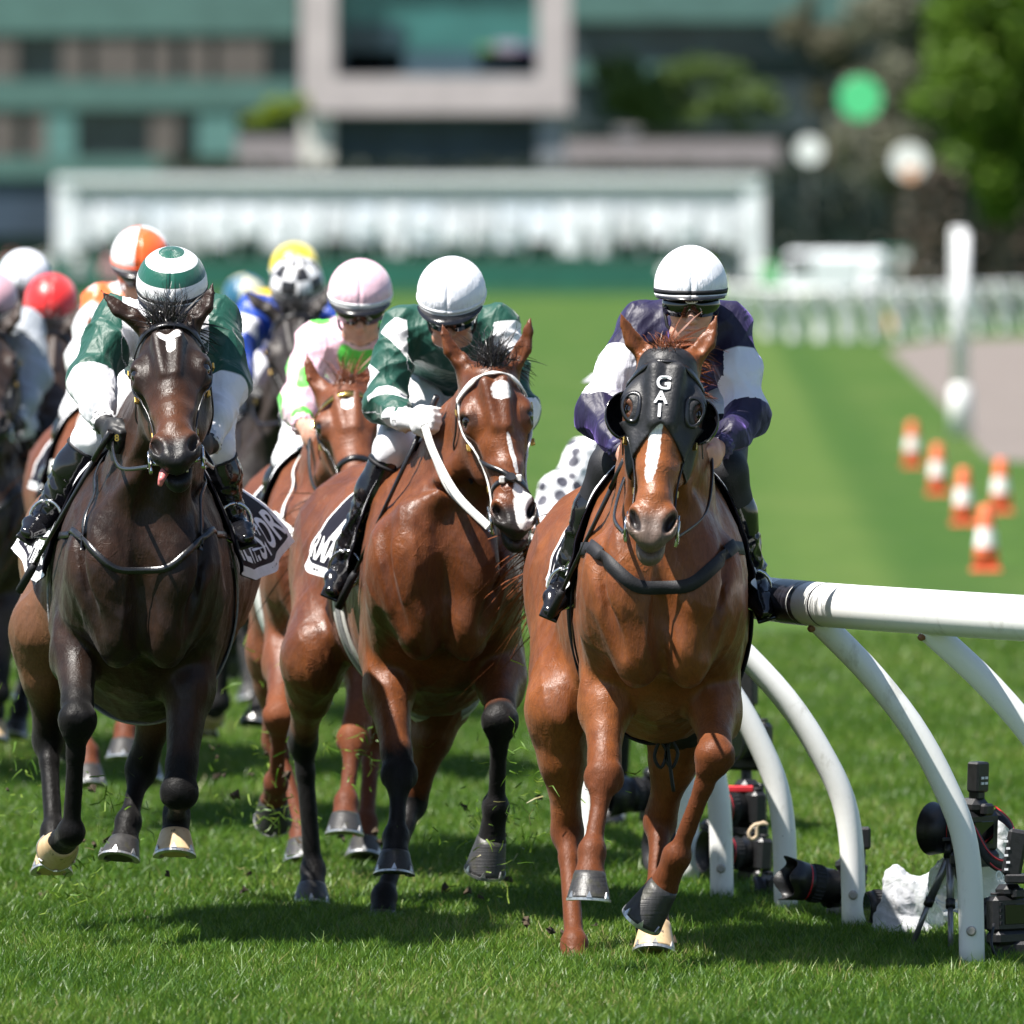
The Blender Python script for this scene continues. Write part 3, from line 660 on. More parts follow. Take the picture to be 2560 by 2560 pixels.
def saddle_cloth(R, q0, q1, phim, mat, border, texts=(), skew=.0, flare=.03, sailL=0.0, sailR=0.0):
    """cloth draped over the back: bordered panel; returns the placing function for its lettering"""
    nq, npn = 26, 72; S = R['S']
    def raw(a, b):      # a 0..1 along the body, b -1..1 across
        return trunk_pt(R, lerp(q0, q1, a) + skew * abs(b), b * phim)
    G0 = np.array([raw(i / nq, -1 + 2 * j / npn) for i in range(nq + 1) for j in range(npn + 1)])
    P, N = S.project(G0, .014)
    ed = np.array([abs(-1 + 2 * j / npn) for i in range(nq + 1) for j in range(npn + 1)]); wob = np.array([math.sin(9 * i / nq + j) for i in range(nq + 1) for j in range(npn + 1)])
    P = P + N * (np.clip(ed - .6, 0, 1) * (flare + .010 * wob))[:, None]
    bb = np.array([-1 + 2 * j / npn for i in range(nq + 1) for j in range(npn + 1)]); aa = np.array([i / nq for i in range(nq + 1) for j in range(npn + 1)])
    so_ = np.where(bb > 0, sailR, -sailL) * aa ** 1.1 * np.clip((np.abs(bb) - .25) / .75, 0, 1); P = P + R['lat'] * so_[:, None] + V3(0, 0, .35) * np.abs(so_)[:, None]
    Gd = P.reshape(nq + 1, npn + 1, 3); Nd = N.reshape(nq + 1, npn + 1, 3)
    def place(a, b, o=.003):
        x = np.clip(a, 0, .999) * nq; y = np.clip((b + 1) / 2, 0, .999) * npn; i, j = int(x), int(y); s, t = x - i, y - j
        B = lambda Z: lerp(lerp(Z[i, j], Z[i + 1, j], s), lerp(Z[i, j + 1], Z[i + 1, j + 1], s), t)
        n = B(Nd); return B(Gd) + n * o
    Q = np.array([(i * (npn + 1) + j, (i + 1) * (npn + 1) + j, (i + 1) * (npn + 1) + j + 1, i * (npn + 1) + j + 1) for i in range(nq) for j in range(npn)])
    cl = mesh_np('saddle_cloth', P, Q, mat, R['root']); md = cl.modifiers.new('thickness', 'SOLIDIFY'); md.thickness = .004; md.offset = -1
    # border binding, along front, hems and back
    bw = .05; rim = MB()
    def strip(ab):
        vs = []; 
        for (a0, b0, a1, b1) in ab: vs += [place(a0, b0, .006), place(a1, b1, .006)]
        rim.add(vs, [(2 * i, 2 * i + 1, 2 * i + 3, 2 * i + 2) for i in range(len(ab) - 1)], 0, True)
    js = np.linspace(-1, 1, 60); strip([(0, b, .045, b) for b in js]); strip([(1, b, .955, b) for b in js])
    is_ = np.linspace(.045, .955, 24)
    for sg in (-1, 1): strip([(a, sg, a, sg * .945) for a in is_])
    rim.build('binding', border, cl)
    for (txt, a, b, size, sx, bold, flip, kind) in texts:
        LQ = np.linalg.norm(place(.9, b) - place(.1, b)) / .8; LP = np.linalg.norm(place(.5, b + .05) - place(.5, b - .05)) / .1
        sg = 1 if b > 0 else -1
        fm = lambda x, y, a=a, b=b, sg=sg, LQ=LQ, LP=LP, sx=sx: place(a + sg * x * sx / LQ, b - sg * y / LP, .0085)
        put_text('lettering', txt, size, bold, fm, M[kind], cl)
    return cl, place

def rein(parent, name, pts, mat, w=.013):
    return strap(name, pts, w, mat, parent, None, thick=.004, nrmv=(-.75, -.6, .2))

def bridle(R, col='black_leather', brow=None, hood=None, nose=None, nose_t=.66, cheek_col=None, brow_t=.085):
    S, H, root = R['S'] if hood is None else hood, R['H'], R['root']; S0 = R['S']
    br = empty_mesh_part('bridle', root)
    cc = M[cheek_col or col]
    strap('browband', [H(brow_t + .05, -.12, .10), H(brow_t, -.085, .02), H(brow_t - .015, 0, -.02), H(brow_t, .085, .02), H(brow_t + .05, .12, .10)], .022, M[brow or col], br, S, .008, .005)
    for sg in (-1, 1):
        strap('cheek_strap', [H(.10, sg * .12, .10), H(.30, sg * .125, .115), H(.5, sg * .10, .10), H(.68, sg * .075, .085), H(.84, sg * .066, .078)], .016, cc, br, S if hood is None else S0, .004 if hood is None else .009, .005)
        strap('throat_lash', [H(.10, sg * .12, .11), H(.25, sg * .13, .20), H(.38, sg * .07, .30)], .014, M[col], br, S0, .006, .004)
        for tt in (.22, .50, .72):
            b = MB(); c = H(tt, sg * .12, .10); P, N = S0.project(np.array([c]), .012); b.box(P[0], (.006, .020, .024), np.array([N[0], np.cross(N[0], R['ax']), R['ax']]).T, bev=.002); b.build('buckle', M['brass'], br)
        # bit: ring and short cheek bar
        c = H(.90, sg * .072, .085); ring = [c + .034 * (math.cos(a) * R['ax'] - math.sin(a) * R['f']) + R['sd'] * sg * .004 for a in np.linspace(0, 2 * math.pi, 20)]
        m = MB(); m.tube(ring, .0042, 8); m.tube([c - R['ax'] * .055, c + R['ax'] * .05 + R['f'] * .01], .005, 8); m.tube([c, H(.92, sg * .035, .085)], .007, 8); m.build('bit', M['steel'], br)
    if nose:
        strap('noseband', [H(nose_t + .02, -.085, .14), H(nose_t, -.078, .06), H(nose_t - .01, 0, -.02), H(nose_t, .078, .06), H(nose_t + .02, .085, .14), H(nose_t + .03, 0, .20)], .020, M[nose], br, S0, .004, .005, closed=True)
    return br
def empty_mesh_part(name, root):
    """a part that only carries sub-parts"""
    o = bpy.data.objects.new(name, None); COL.objects.link(o); o.parent = root; o.empty_display_size = .05; return o
# ------------------------------------------------------------------ jockeys
def head_frame(pitch, yaw, roll=0):
    p, y = math.radians(pitch), math.radians(yaw)
    f = V3(math.sin(y) * math.cos(p), -math.cos(y) * math.cos(p), -math.sin(p)); s = nrm(np.cross(f, V3(0, 0, 1))); s = -s   # s = picture right
    s = s if s[0] > 0 else -s
    u = nrm(np.cross(s, f)); u = u if u[2] > 0 else -u
    if roll:
        a = math.radians(roll); s, u = s * math.cos(a) + u * math.sin(a), u * math.cos(a) - s * math.sin(a)
    return s, f, u

def hand(B, wr, kn, across, nr, r=.0095, k=.008, palm=True):
    d = nrm(kn - wr); across = nrm(across - d * (across @ d)); nr = nrm(np.cross(d, across)) * (1 if np.cross(d, across) @ nr > 0 else -1)
    Rm = np.array([d, across, nr])
    B.ell(kn - d * .035, (.048, .042, .020), Rm, .015); B.tube(wr, kn - d * .03, across, (.027, .022), (.038, .019), .015)
    for i, (ln, off) in enumerate(((.92, -1.5), (1.05, -.5), (1.0, .5), (.8, 1.5))):
        b = kn + across * (off * .0195) - d * .004
        p1 = b + (d * .026 + nr * .016) * ln; p2 = p1 + (nr * .024 - d * .006) * ln; p3 = p2 + (nr * .006 - d * .022) * ln
        B.cone(b, p1, r * 1.08, r, k); B.cone(p1, p2, r, r * .93, k * .6); B.cone(p2, p3, r * .93, r * .82, k * .6)
    sgn = -1
    t0 = kn - d * .055 - across * .034; t1 = t0 + d * .030 - across * .012 + nr * .016; t2 = t1 + d * .026 + across * .006 + nr * .014
    B.cone(t0, t1, .0145, .0125, .012); B.cone(t1, t2, .0125, .0095, .008)

def jockey(J, label, group, silkm, capm, skin='skin', h=.0065, glove=None, breech='breeches', peak='helmet_black', band='black_cloth', face=True, goggles=True, seed=1, boot_cuff=True, cuffm=None):
    Y0 = J['Y0']; W = lambda p: at(p[0], p[1], Y0 + p[2])
    def T(p): q = at(p[0], 1200, Y0 + p[2]); q[2] = p[1]; return q
    hc = W(J['head']); s, f, u = head_frame(J['pitch'], J.get('yaw', 0), J.get('roll', 0))
    pel = T(J['pel']); root = empty('jockey', tuple(pel), label, 'person', group)
    hp = lambda a, b, c: hc + s * a + f * b + u * c
    A3 = np.array([s, f, u]); X = V3(1, 0, 0)
    shL, shR, elL, elR, wrL, wrR, haL, haR = (W(J[k]) for k in ('shL', 'shR', 'elL', 'elR', 'wrL', 'wrR', 'haL', 'haR'))
    knL, knR, anL, anR, toL, toR = (W(J[k]) for k in ('knL', 'knR', 'anL', 'anR', 'toL', 'toR'))
    ms = (shL + shR) / 2
    B = SDF()       # the body itself: head, neck, trunk, arms and hands, one surface
    B.ell(hp(0, -.005, .03), (.073, .092, .100), A3, .02); B.ell(hp(0, .03, -.055), (.056, .060, .062), A3, .03); B.ell(hp(0, .068, -.098), (.024, .020, .018), A3, .025)
    B.cone(hp(0, .086, -.004), hp(0, .108, -.038), .009, .0135, .012); 
    for sg in (-1, 1):
        B.ell(hp(sg * .011, .098, -.042), (.009, .011, .008), A3, .006); B.ell(hp(sg * .040, .066, -.028), (.026, .022, .024), A3, .02)
        B.ell(hp(sg * .031, .083, .002), (.017, .012, .010), A3, .01, 1); B.ell(hp(sg * .030, .074, .002), (.013, .012, .012), A3, .004)
        B.ell(hp(sg * .030, .082, .020), (.024, .010, .007), A3, .012); B.ell(hp(sg * .076, -.012, -.005), (.009, .020, .032), A3, .01)
        B.ell(hp(sg * .046, .035, -.085), (.02, .03, .02), A3, .03)
    B.ell(hp(0, .087, -.066), (.024, .011, .0065), A3, .006); B.ell(hp(0, .084, -.080), (.021, .011, .0075), A3, .006); B.ell(hp(0, .100, -.0725), (.026, .012, .0022), A3, .005, 1)
    B.cone(hp(0, -.02, -.05), ms + V3(0, .04, -.01), .052, .062, .03)
    B.tube(ms + V3(0, .03, -.04), lerp(ms, pel, .55) + V3(0, 0, .03), X, (.12, .075), (.12, .075), .06); B.tube(lerp(ms, pel, .55) + V3(0, 0, .03), pel, X, (.12, .075), (.10, .07), .06)
    for sh, el, wr, ha, sg in ((shL, elL, wrL, haL, -1), (shR, elR, wrR, haR, 1)):
        B.cone(ms + V3(sg * .05, .02, -.01), sh, .05, .05, .05); B.cone(sh, el, .042, .034, .02); B.cone(el, wr, .036, .026, .02)
        ac = J.get('ac' + ('L' if sg < 0 else 'R'), (0, -.3, -1)); hand(B, wr, ha, V3(*ac), V3(-sg * 1.0, .3, -.2))
    Vt, Q = B.surface(h * .85 if face else h, 1); mesh_np('body', Vt, Q, M[skin], root)
    if glove:
        Gv = SDF()
        for wr, ha, sg in ((wrL, haL, -1), (wrR, haR, 1)):
            Gv = SDF(); ac = J.get('ac' + ('L' if sg < 0 else 'R'), (0, -.3, -1)); hand(Gv, wr, ha, V3(*ac), V3(-sg * 1.0, .3, -.2)); Gv.cone(lerp(wr, ha, -.25), wr, .032, .034, .01)
            Gv.iso = .0035; v, q = Gv.surface(h * .8, 1); mesh_np('glove', v, q, M[glove], root)
    # silks
    K = SDF(); bl = J.get('blouse', 1.0)
    K.tube(ms + V3(0, .03, -.045), lerp(ms, pel, .55) + V3(0, 0, .03), X, (.165, .115), (.165, .12), .06); K.tube(lerp(ms, pel, .55) + V3(0, 0, .03), pel + V3(0, -.12, .02), X, (.165, .12), (.14, .105), .06)
    K.cone(ms + V3(0, .03, .0), hp(0, -.03, -.10), .085, .062, .05)
    for sh, el, wr, sg in ((shL, elL, wrL, -1), (shR, elR, wrR, 1)):
        K.cone(ms + V3(sg * .06, .03, -.02), sh, .085, .072, .05); K.cone(sh, lerp(sh, el, .55), .070 * bl, .066 * bl, .03); K.cone(lerp(sh, el, .55), el, .066 * bl, .060 * bl, .03)
        K.ell(el, (.062 * bl,) * 3, None, .05); K.cone(el, lerp(el, wr, .6), .060 * bl, .054 * bl, .04); K.cone(lerp(el, wr, .6), lerp(el, wr, .93), .054 * bl, .034, .02); K.cone(lerp(el, wr, .93), wr, .031, .033, .006)
    v, q = K.surface(h, 1); v = ripple(v, q, .013, 10, seed)
    arm = np.full(len(v), -1.0); ang = np.zeros(len(v))
    for sh, el, wr, sg in ((shL, elL, wrL, -1), (shR, elR, wrR, 1)):
        t, d = chain_t(v, [sh, el, wr], [.10, .105, .09]); inside = (v[:, 0] - sh[0]) * sg > -.02 - 10 * (t > .6)
        t = np.where(inside, t, -1); m = t > arm; arm[m] = t[m]
        w_ = nrm(wr - sh); e1 = nrm(np.cross(w_, V3(0, 1, 0))); e2 = np.cross(w_, e1); cpt = np.where((t > 1)[:, None], el + np.clip(t - 1, 0, 1)[:, None] * (wr - el), sh + np.clip(t, 0, 1)[:, None] * (el - sh))
        a_ = np.arctan2((v - cpt) @ e2, (v - cpt) @ e1) / (2 * math.pi); ang[m] = a_[m]
    for sh in (shL, shR): arm = np.where((arm < 0) & (np.linalg.norm(v - (sh * .8 + ms * .2), axis=1) < .125), -.5, arm)
    if 'body_t' in J: arm = np.where(arm < 0, J['body_t'], arm)
    sk = mesh_np('silks', v, q, silkm, root, attrs={'arm': arm, 'ang': ang})
    for el, wr in ((elL, wrL), (elR, wrR)):      # gathered cuffs
        d_ = nrm(wr - el); e1 = nrm(np.cross(d_, V3(0, 0, 1) if abs(d_[2]) < .9 else V3(1, 0, 0))); e2 = np.cross(d_, e1); m = MB(); n_ = 44; vs = []
        for i_, (dl, rr_) in enumerate(((-.030, .034), (-.018, .041), (-.006, .036), (.006, .042), (.012, .030))):
            for k_ in range(n_): a_ = 2 * math.pi * k_ / n_; r_ = rr_ * (1 + .07 * math.sin(11 * a_ + i_)); vs.append(wr + d_ * dl + r_ * (math.cos(a_) * e1 + math.sin(a_) * e2))
        m.add(vs, [(i_ * n_ + k_, i_ * n_ + (k_ + 1) % n_, (i_ + 1) * n_ + (k_ + 1) % n_, (i_ + 1) * n_ + k_) for i_ in range(4) for k_ in range(n_)], 0, True); cf = m.build('cuff', cuffm or silkm, sk)
    # breeches
    P = SDF(); hpL, hpR = pel + V3(-.10, 0, -.02), pel + V3(.10, 0, -.02)
    P.ell(pel, (.18, .155, .14), None, .05)
    for hh, kn, an in ((hpL, knL, anL), (hpR, knR, anR)):
        P.cone(hh, lerp(hh, kn, .5), .115, .092, .05); P.cone(lerp(hh, kn, .5), kn, .092, .064, .03); P.cone(kn, lerp(kn, an, .25), .062, .052, .02)
    v, q = P.surface(h * 1.1, 1); v = ripple(v, q, .004, 16, seed + 5); mesh_np('breeches', v, q, M[breech], root)
    if J.get('gaiter'):
        for hh, kn, an in ((hpL, knL, anL), (hpR, knR, anR)):
            Gt = SDF(); Gt.cone(lerp(hh, kn, 1 - J['gaiter']), kn, .088, .068, .03); Gt.cone(kn, lerp(kn, an, .5), .068, .062, .03); v, q = Gt.surface(h * 1.1, 1); mesh_np('gaiter', v, q, M['black_cloth'], root)
    for kn, an, to in ((knL, anL, toL), (knR, anR, toR)):
        Bt = SDF(); d = nrm(an - kn); td = nrm(to - an); top = lerp(kn, an, J.get('boot_top', .02))
        Bt.cone(top, lerp(kn, an, .42), .062, .065, .02); Bt.cone(lerp(kn, an, .42), an, .065, .045, .02); Bt.cone(an, an + d * .045, .041, .038, .02)
        ank = an + d * .05; Bt.tube(ank - td * .045, ank + td * .10, np.cross(td, d), (.036, .034), (.041, .028), .02); Bt.tube(ank + td * .10, ank + td * .165, np.cross(td, d), (.041, .028), (.026, .018), .015)
        Bt.ell(ank - td * .055 + d * .012, (.032, .032, .032), None, .02)
        v, q = Bt.surface(h, 1); t, _ = seg_t(v, top, an); v2 = ripple(v, q, .0075, 26, seed + 9); bm = ((t > .45) & (t < 1.0)) * .9 + .1; v = v + (v2 - v) * bm[:, None]
        bo = mesh_np('boot', v, q, M['boot_leather'], root)
        if boot_cuff:
            m = MB(); a_ = lerp(kn, an, .13); m.tube([a_, lerp(kn, an, .16)], [.0665, .0670], 24); m.build('cuff', M['black_cloth'], bo)
        sl = MB(); sl.box(ank + td * .05 + d * .036, (.060, .20, .012), np.array([nrm(np.cross(td, d)), td, nrm(np.cross(np.cross(td, d), td))]).T, bev=.003); sl.build('sole', M['black_leather'], bo)
    # helmet with its silk cover, peak and goggles
    hcn = hp(0, -.012, .062); rx, ry, rz = .114, .137, J.get('crown', .114); nl, nm = 20, 48; Vh = []; cp = []
    for i in range(nl + 1):
        la = -.16 + (math.pi / 2 + .16) * i / nl
        for k in range(nm + 1):
            lo = 2 * math.pi * k / nm; b = 1 + .010 * max(0, math.sin(la) - .9) * 10
            wr_ = 1 + .004 * math.sin(lo * 6 + 2 * la) * math.cos(la) + .006 * math.sin(lo * 19 + 1.5 * math.sin(3 * lo)) * math.exp(-((la + .02) / .16) ** 2) + .014 * math.sin(lo * 13) * math.exp(-((la - 1.25) / .22) ** 2)
            Vh.append(hcn + s * (rx * wr_ * math.cos(la) * math.sin(lo)) + f * (ry * wr_ * math.cos(la) * math.cos(lo)) + u * (rz * b * math.sin(la))); cp.append((k / nm, la / (math.pi / 2), 0))
    Qh = np.array([(i * (nm + 1) + k, i * (nm + 1) + k + 1, (i + 1) * (nm + 1) + k + 1, (i + 1) * (nm + 1) + k) for i in range(nl) for k in range(nm)])
    he = empty_mesh_part('helmet', root)
    cover = mesh_np('cap_cover', np.array(Vh), Qh, capm, he, attrs={'cp': np.array(cp)})
    md = cover.modifiers.new('thickness', 'SOLIDIFY'); md.thickness = .006; md.offset = -1
    def ringpts(la, sc, a0=0, a1=2 * math.pi, n=48): return [hcn + s * (rx * sc * math.cos(la) * math.sin(a)) + f * (ry * sc * math.cos(la) * math.cos(a)) + u * (rz * math.sin(la)) for a in np.linspace(a0, a1, n)]
    m = MB(); A, Bb = ringpts(-.17, 1.018), ringpts(-.06, 1.022); n = len(A); m.add(A + Bb, [(i, i + 1, n + i + 1, n + i) for i in range(n - 1)], 0, True); bo = m.build('band', M[band], he)
    A, Bb = ringpts(-.27, 1.012), ringpts(-.17, 1.016); m2 = MB(); m2.add(A + Bb, [(i, i + 1, n + i + 1, n + i) for i in range(n - 1)], 0, True); b2 = m2.build('trim', M['white_cloth'], he); md = b2.modifiers.new('t', 'SOLIDIFY'); md.thickness = .004
    md = bo.modifiers.new('t', 'SOLIDIFY'); md.thickness = .004
    m = MB(); A, Bb = ringpts(-.31, .985), ringpts(-.15, 1.0); m.add(A + Bb, [(i, i + 1, n + i + 1, n + i) for i in range(n - 1)], 0, True); sh_ = m.build('shell', M['helmet_black'], he); md = sh_.modifiers.new('t', 'SOLIDIFY'); md.thickness = .006
    m = MB(); vs = []; K2 = 24
    for i in range(K2 + 1):
        a = -1.15 + 2.3 * i / K2; e = J.get('peak', .045) * math.cos(a * 1.25) ** .8 if abs(a * 1.25) < 1.56 else 0
        b0 = hcn + s * (rx * 1.01 * math.sin(a)) + f * (ry * 1.01 * math.cos(a)) - u * (rz * .20)
        vs += [b0, b0 + (f * math.cos(a) + s * .5 * math.sin(a)) * e - u * e * .22]
    m.add(vs, [(2 * i, 2 * i + 1, 2 * i + 3, 2 * i + 2) for i in range(K2)], 0, True); pk = m.build('peak', M[peak], he); md = pk.modifiers.new('t', 'SOLIDIFY'); md.thickness = .006
    if goggles:
        m = MB(); vs = []; K3 = 30
        for i in range(K3 + 1):
            a = -1.35 + 2.7 * i / K3; nose = .020 * math.exp(-(a / .16) ** 2); lo_ = -.033 * (1 - .35 * abs(a / 1.35) ** 2) + nose; hi_ = .034 * (1 - .25 * abs(a / 1.35) ** 2)
            for zz, ex in ((lo_, .000), (lerp(lo_, hi_, .5), .006), (hi_, .001)):
                vs.append(hp((.083 + ex) * math.sin(a), .012 + (.092 + ex) * math.cos(a), .004 + zz))
        m.add(vs, [(3 * i + j, 3 * i + j + 1, 3 * i + j + 4, 3 * i + j + 3) for i in range(K3) for j in (0, 1)], 0, True); gg = m.build('goggles', M['lens'], root); md = gg.modifiers.new('t', 'SOLIDIFY'); md.thickness = .004
        st = MB(); st.tube([hp(.083 * math.sin(a), .004 + .095 * math.cos(a) * (1 if abs(a) < 1.6 else 1), .004) for a in np.linspace(1.3, 2 * math.pi - 1.3, 20)], .006, 6); st.build('strap', M['black_cloth'], gg)
    cs = MB()
    for sg in (-1, 1): cs.tube([hp(sg * .084, .012, .0), hp(sg * .074, .02, -.06), hp(sg * .03, .05, -.112), hp(0, .058, -.118)], .0055, 6)
    cs.build('chin_strap', M['black_cloth'], root)
    return dict(root=root, hc=hc, s=s, f=f, u=u, hcn=hcn, r=(rx, ry, rz), haL=haL, haR=haR, hp=hp, K=K, anL=anL, anR=anR, toL=toL, toR=toR)

def whip(a, b, label):
    root = empty('whip', tuple(a), label, 'whip'); m = MB(); d = b - a
    m.tube([a - d * .0, a + d * .18], [.011, .010], 10); m.build('grip', M['black_leather'], root)
    m = MB(); m.tube([a + d * .18, a + d * .5, a + d * .84], [.008, .007, .006], 8); m.build('shaft', M['black_leather'], root)
    m = MB(); m.tube([a + d * .83, a + d * .86, b], [.010, .014, .013], 10); m.build('flap', M['black_cloth'], root)
    return root

def J_bw(R): return R['J'].get('bw', .058)
def extras_tack(R, Jk, gir='grey_web', gq=1.75, rmat='black_leather', breast=True, bmat='black_leather', strapm=None, hang=True):
    """girth, breast plate, saddle, stirrups and reins of one horse and its rider"""
    root, S, H = R['root'], R['S'], R['H']
    ph = np.linspace(0, 2 * math.pi, 26)[:-1]
    strap('girth', [trunk_pt(R, gq - .08 * math.cos(a), a, 1.05) for a in ph], .10, M[gir], root, S, .004, .006, closed=True)
    sad = SDF(); a_, b_ = trunk_pt(R, 1.5, 0, 1.10), trunk_pt(R, 2.6, 0, 1.16); sad.tube(a_, b_, R['lat'], (.12, .035), (.15, .035), .04); sad.ell(b_, (.14, .10, .045), None, .05); sad.ell(a_ + V3(0, 0, .03), (.06, .06, .05), None, .04)
    v, q = sad.surface(.012, 1); mesh_np('saddle', v, q, M['black_leather'], root)
    for an, to in ((Jk['anL'], Jk['toL']), (Jk['anR'], Jk['toR'])):
        td = nrm(to - an); dn = nrm(an - R['tr'][2][0]); d = V3(0, 0, -1); c = an + V3(0, 0, -.055) + td * .06; sd_ = nrm(np.cross(td, d)); m = MB()
        m.tube([c + sd_ * (.055 * math.sin(a)) - d * (.045 + .062 * math.cos(a) - .02) for a in np.linspace(0, 2 * math.pi, 22)], .006, 8)
        m.tube([c - d * .085, trunk_pt(R, 1.9, 1.0 * np.sign(an[0] - R['tr'][2][0][0]), 1.12)], .006, 6); m.build('stirrup', M['steel'], root)
    if breast:
        c0 = R['c0']; lt = R['lat']
        pts = [trunk_pt(R, 1.5, -1.15, 1.08), trunk_pt(R, .8, -1.2, 1.08), c0 + lt * -.22 + V3(0, -.04, .12), c0 + lt * -.10 + V3(0, -.20, .015), c0 + V3(0, -.22, -.01), c0 + lt * .10 + V3(0, -.20, .015), c0 + lt * .22 + V3(0, -.04, .12), trunk_pt(R, .8, 1.2, 1.08), trunk_pt(R, 1.5, 1.15, 1.08)]
        bg = strap('breast_girth', pts, J_bw(R), M[bmat], root, S, .005, .002)
        for sg in ((-1, 1) if R['J'].get('ns', 1) else ()):
            strap('neck_strap', [c0 + lt * sg * .17 + V3(0, -.10, .06), c0 + lt * sg * .19 + V3(0, .0, .24), trunk_pt(R, .6, sg * .55, 1.1), trunk_pt(R, 1.1, sg * .25, 1.1)], .018, M[bmat], bg, S, .009, .004)
    for sg, ha in ((-1, Jk['haL']), (1, Jk['haR'])):
        a = H(.92, sg * .080, .09); b = ha; mid = lerp(a, b, .5) + V3(sg * .035, .03, -.045)
        rein(root, 'rein', [a, mid, b, b + V3(-sg * .05, .06, .03)], M[rmat])
# ------------------------------------------------------------------ the runners (landmarks: photograph pixels + metres behind the chest)
H1J = dict(Y0=34.1, poll=(1672, 866, -.14), nose=(1626, 1348, -.40), yaw=-2, hs=1.06,
    earL=((1617, 893, -.04), (1552, 783, -.06)), earR=((1737, 895, -.04), (1792, 786, -.02)), neck=(1656, 1.33, .34),
    trunk=[(1656, 1.20, .12, .19, .24), (1656, 1.16, .38, .242, .37), (1652, 1.09, .75, .255, .385), (1636, 1.10, 1.10, .285, .36), (1606, 1.16, 1.45, .28, .31), (1572, 1.20, 1.75, .295, .29), (1560, 1.16, 1.98, .21, .23)],
    foreL=((1515, 1690, .36), (1510, 1945, .12), (1480, 2128, .00), (1474, 2188, -.04), ((1471, 2250, -.05, ), (0, -1, -.12), 'hoof')),
    foreR=((1786, 1730, .38), (1787, 1890, .03), (1692, 2142, .10), (1655, 2222, .14), ((1610, 2288, .17), (-.25, -1, -.45), 'hoof')),
    hindL=((1440, 1500, 1.70), (1400, 1780, 1.12), (1418, 2080, 1.22), (1436, 2360, .80), (1437, 2408, .76), ((1438, 2462, .74), (0, -1, 0), 'hoof')),
    hindR=((1700, 1500, 1.70), (1705, 1800, .95), (1650, 2055, 1.10), (1640, 2235, .80), (1638, 2318, .74), ((1634, 2388, .70), (0, -1, -.05), 'pale_hoof')),
    ns=0, bw=.042, flock=170, fdir=(-.35, .4, .9), flen=(.03, .085), tail=(-.55, .8, -.15))
J1J = dict(Y0=34.1, head=(1727, 764, .40), pitch=4, peak=.03, crown=.124, shL=(1606, 806, .60), shR=(1822, 808, .60), elL=(1497, 1030, .45), elR=(1872, 1036, .45), wrL=(1552, 1122, .22), wrR=(1800, 1118, .24),
    haL=(1573, 1170, .12), haR=(1779, 1143, .14), pel=(1710, 1.80, 1.12), knL=(1530, 1168, .60), knR=(1812, 1180, .60), anL=(1424, 1418, .72), anR=(1878, 1425, .72), toL=(1384, 1512, .56), toR=(1908, 1508, .56), blouse=1.04, boot_top=.30, gaiter=.42)
H2J = dict(Y0=36.35, poll=(1226, 903, -.14), nose=(1296, 1316, -.40), yaw=9, hs=1.02,
    earL=((1156, 912, -.04), (1104, 806, -.04)), earR=((1284, 915, -.04), (1326, 795, -.04)), neck=(1108, 1.33, .36),
    trunk=[(1107, 1.20, .12, .19, .24), (1105, 1.15, .38, .247, .37), (1085, 1.07, .75, .262, .385), (1050, 1.09, 1.10, .285, .36), (1005, 1.16, 1.45, .28, .31), (965, 1.20, 1.75, .295, .29), (945, 1.16, 1.98, .21, .23)],
    foreL=((962, 1640, .38), (998, 1938, .12), (990, 2092, .03), (987, 2138, -.02), ((985, 2190, -.04), (0, -1, -.12), 'hoof')),
    foreR=((1252, 1665, .38), (1250, 1802, .02), (1240, 2018, .12), (1228, 2102, .15), ((1215, 2166, .18), (-.1, -1, -.35), 'hoof')),
    hindL=((850, 1450, 1.70), (782, 1650, 1.25), (757, 1850, 1.60), (783, 2175, 1.46), (780, 2220, 1.41), ((779, 2272, 1.38), (0, -1, 0), 'hoof')),
    hindR=((1075, 1450, 1.70), (1108, 1720, 1.05), (1030, 2005, 1.16), (960, 2240, .74), (957, 2288, .70), ((955, 2340, .68), (0, -1, 0), 'hoof')),
    flock=260, fdir=(.1, .5, 1.0), flen=(.08, .18), mane=1)
J2J = dict(Y0=36.35, head=(1130, 776, .34), pitch=25, yaw=-6, shL=(1006, 812, .58), shR=(1246, 815, .58), elL=(957, 1010, .45), elR=(1300, 1035, .45), wrL=(1014, 1050, .20), wrR=(1250, 1095, .22),
    haL=(1062, 1046, .06), haR=(1228, 1122, .12), pel=(1120, 1.80, 1.1), knL=(984, 1122, .42), knR=(1262, 1180, .50), anL=(874, 1375, .52), anR=(1300, 1382, .62), toL=(842, 1448, .38), toR=(1316, 1450, .46), boot_top=.10, acL=(0, .3, 1))
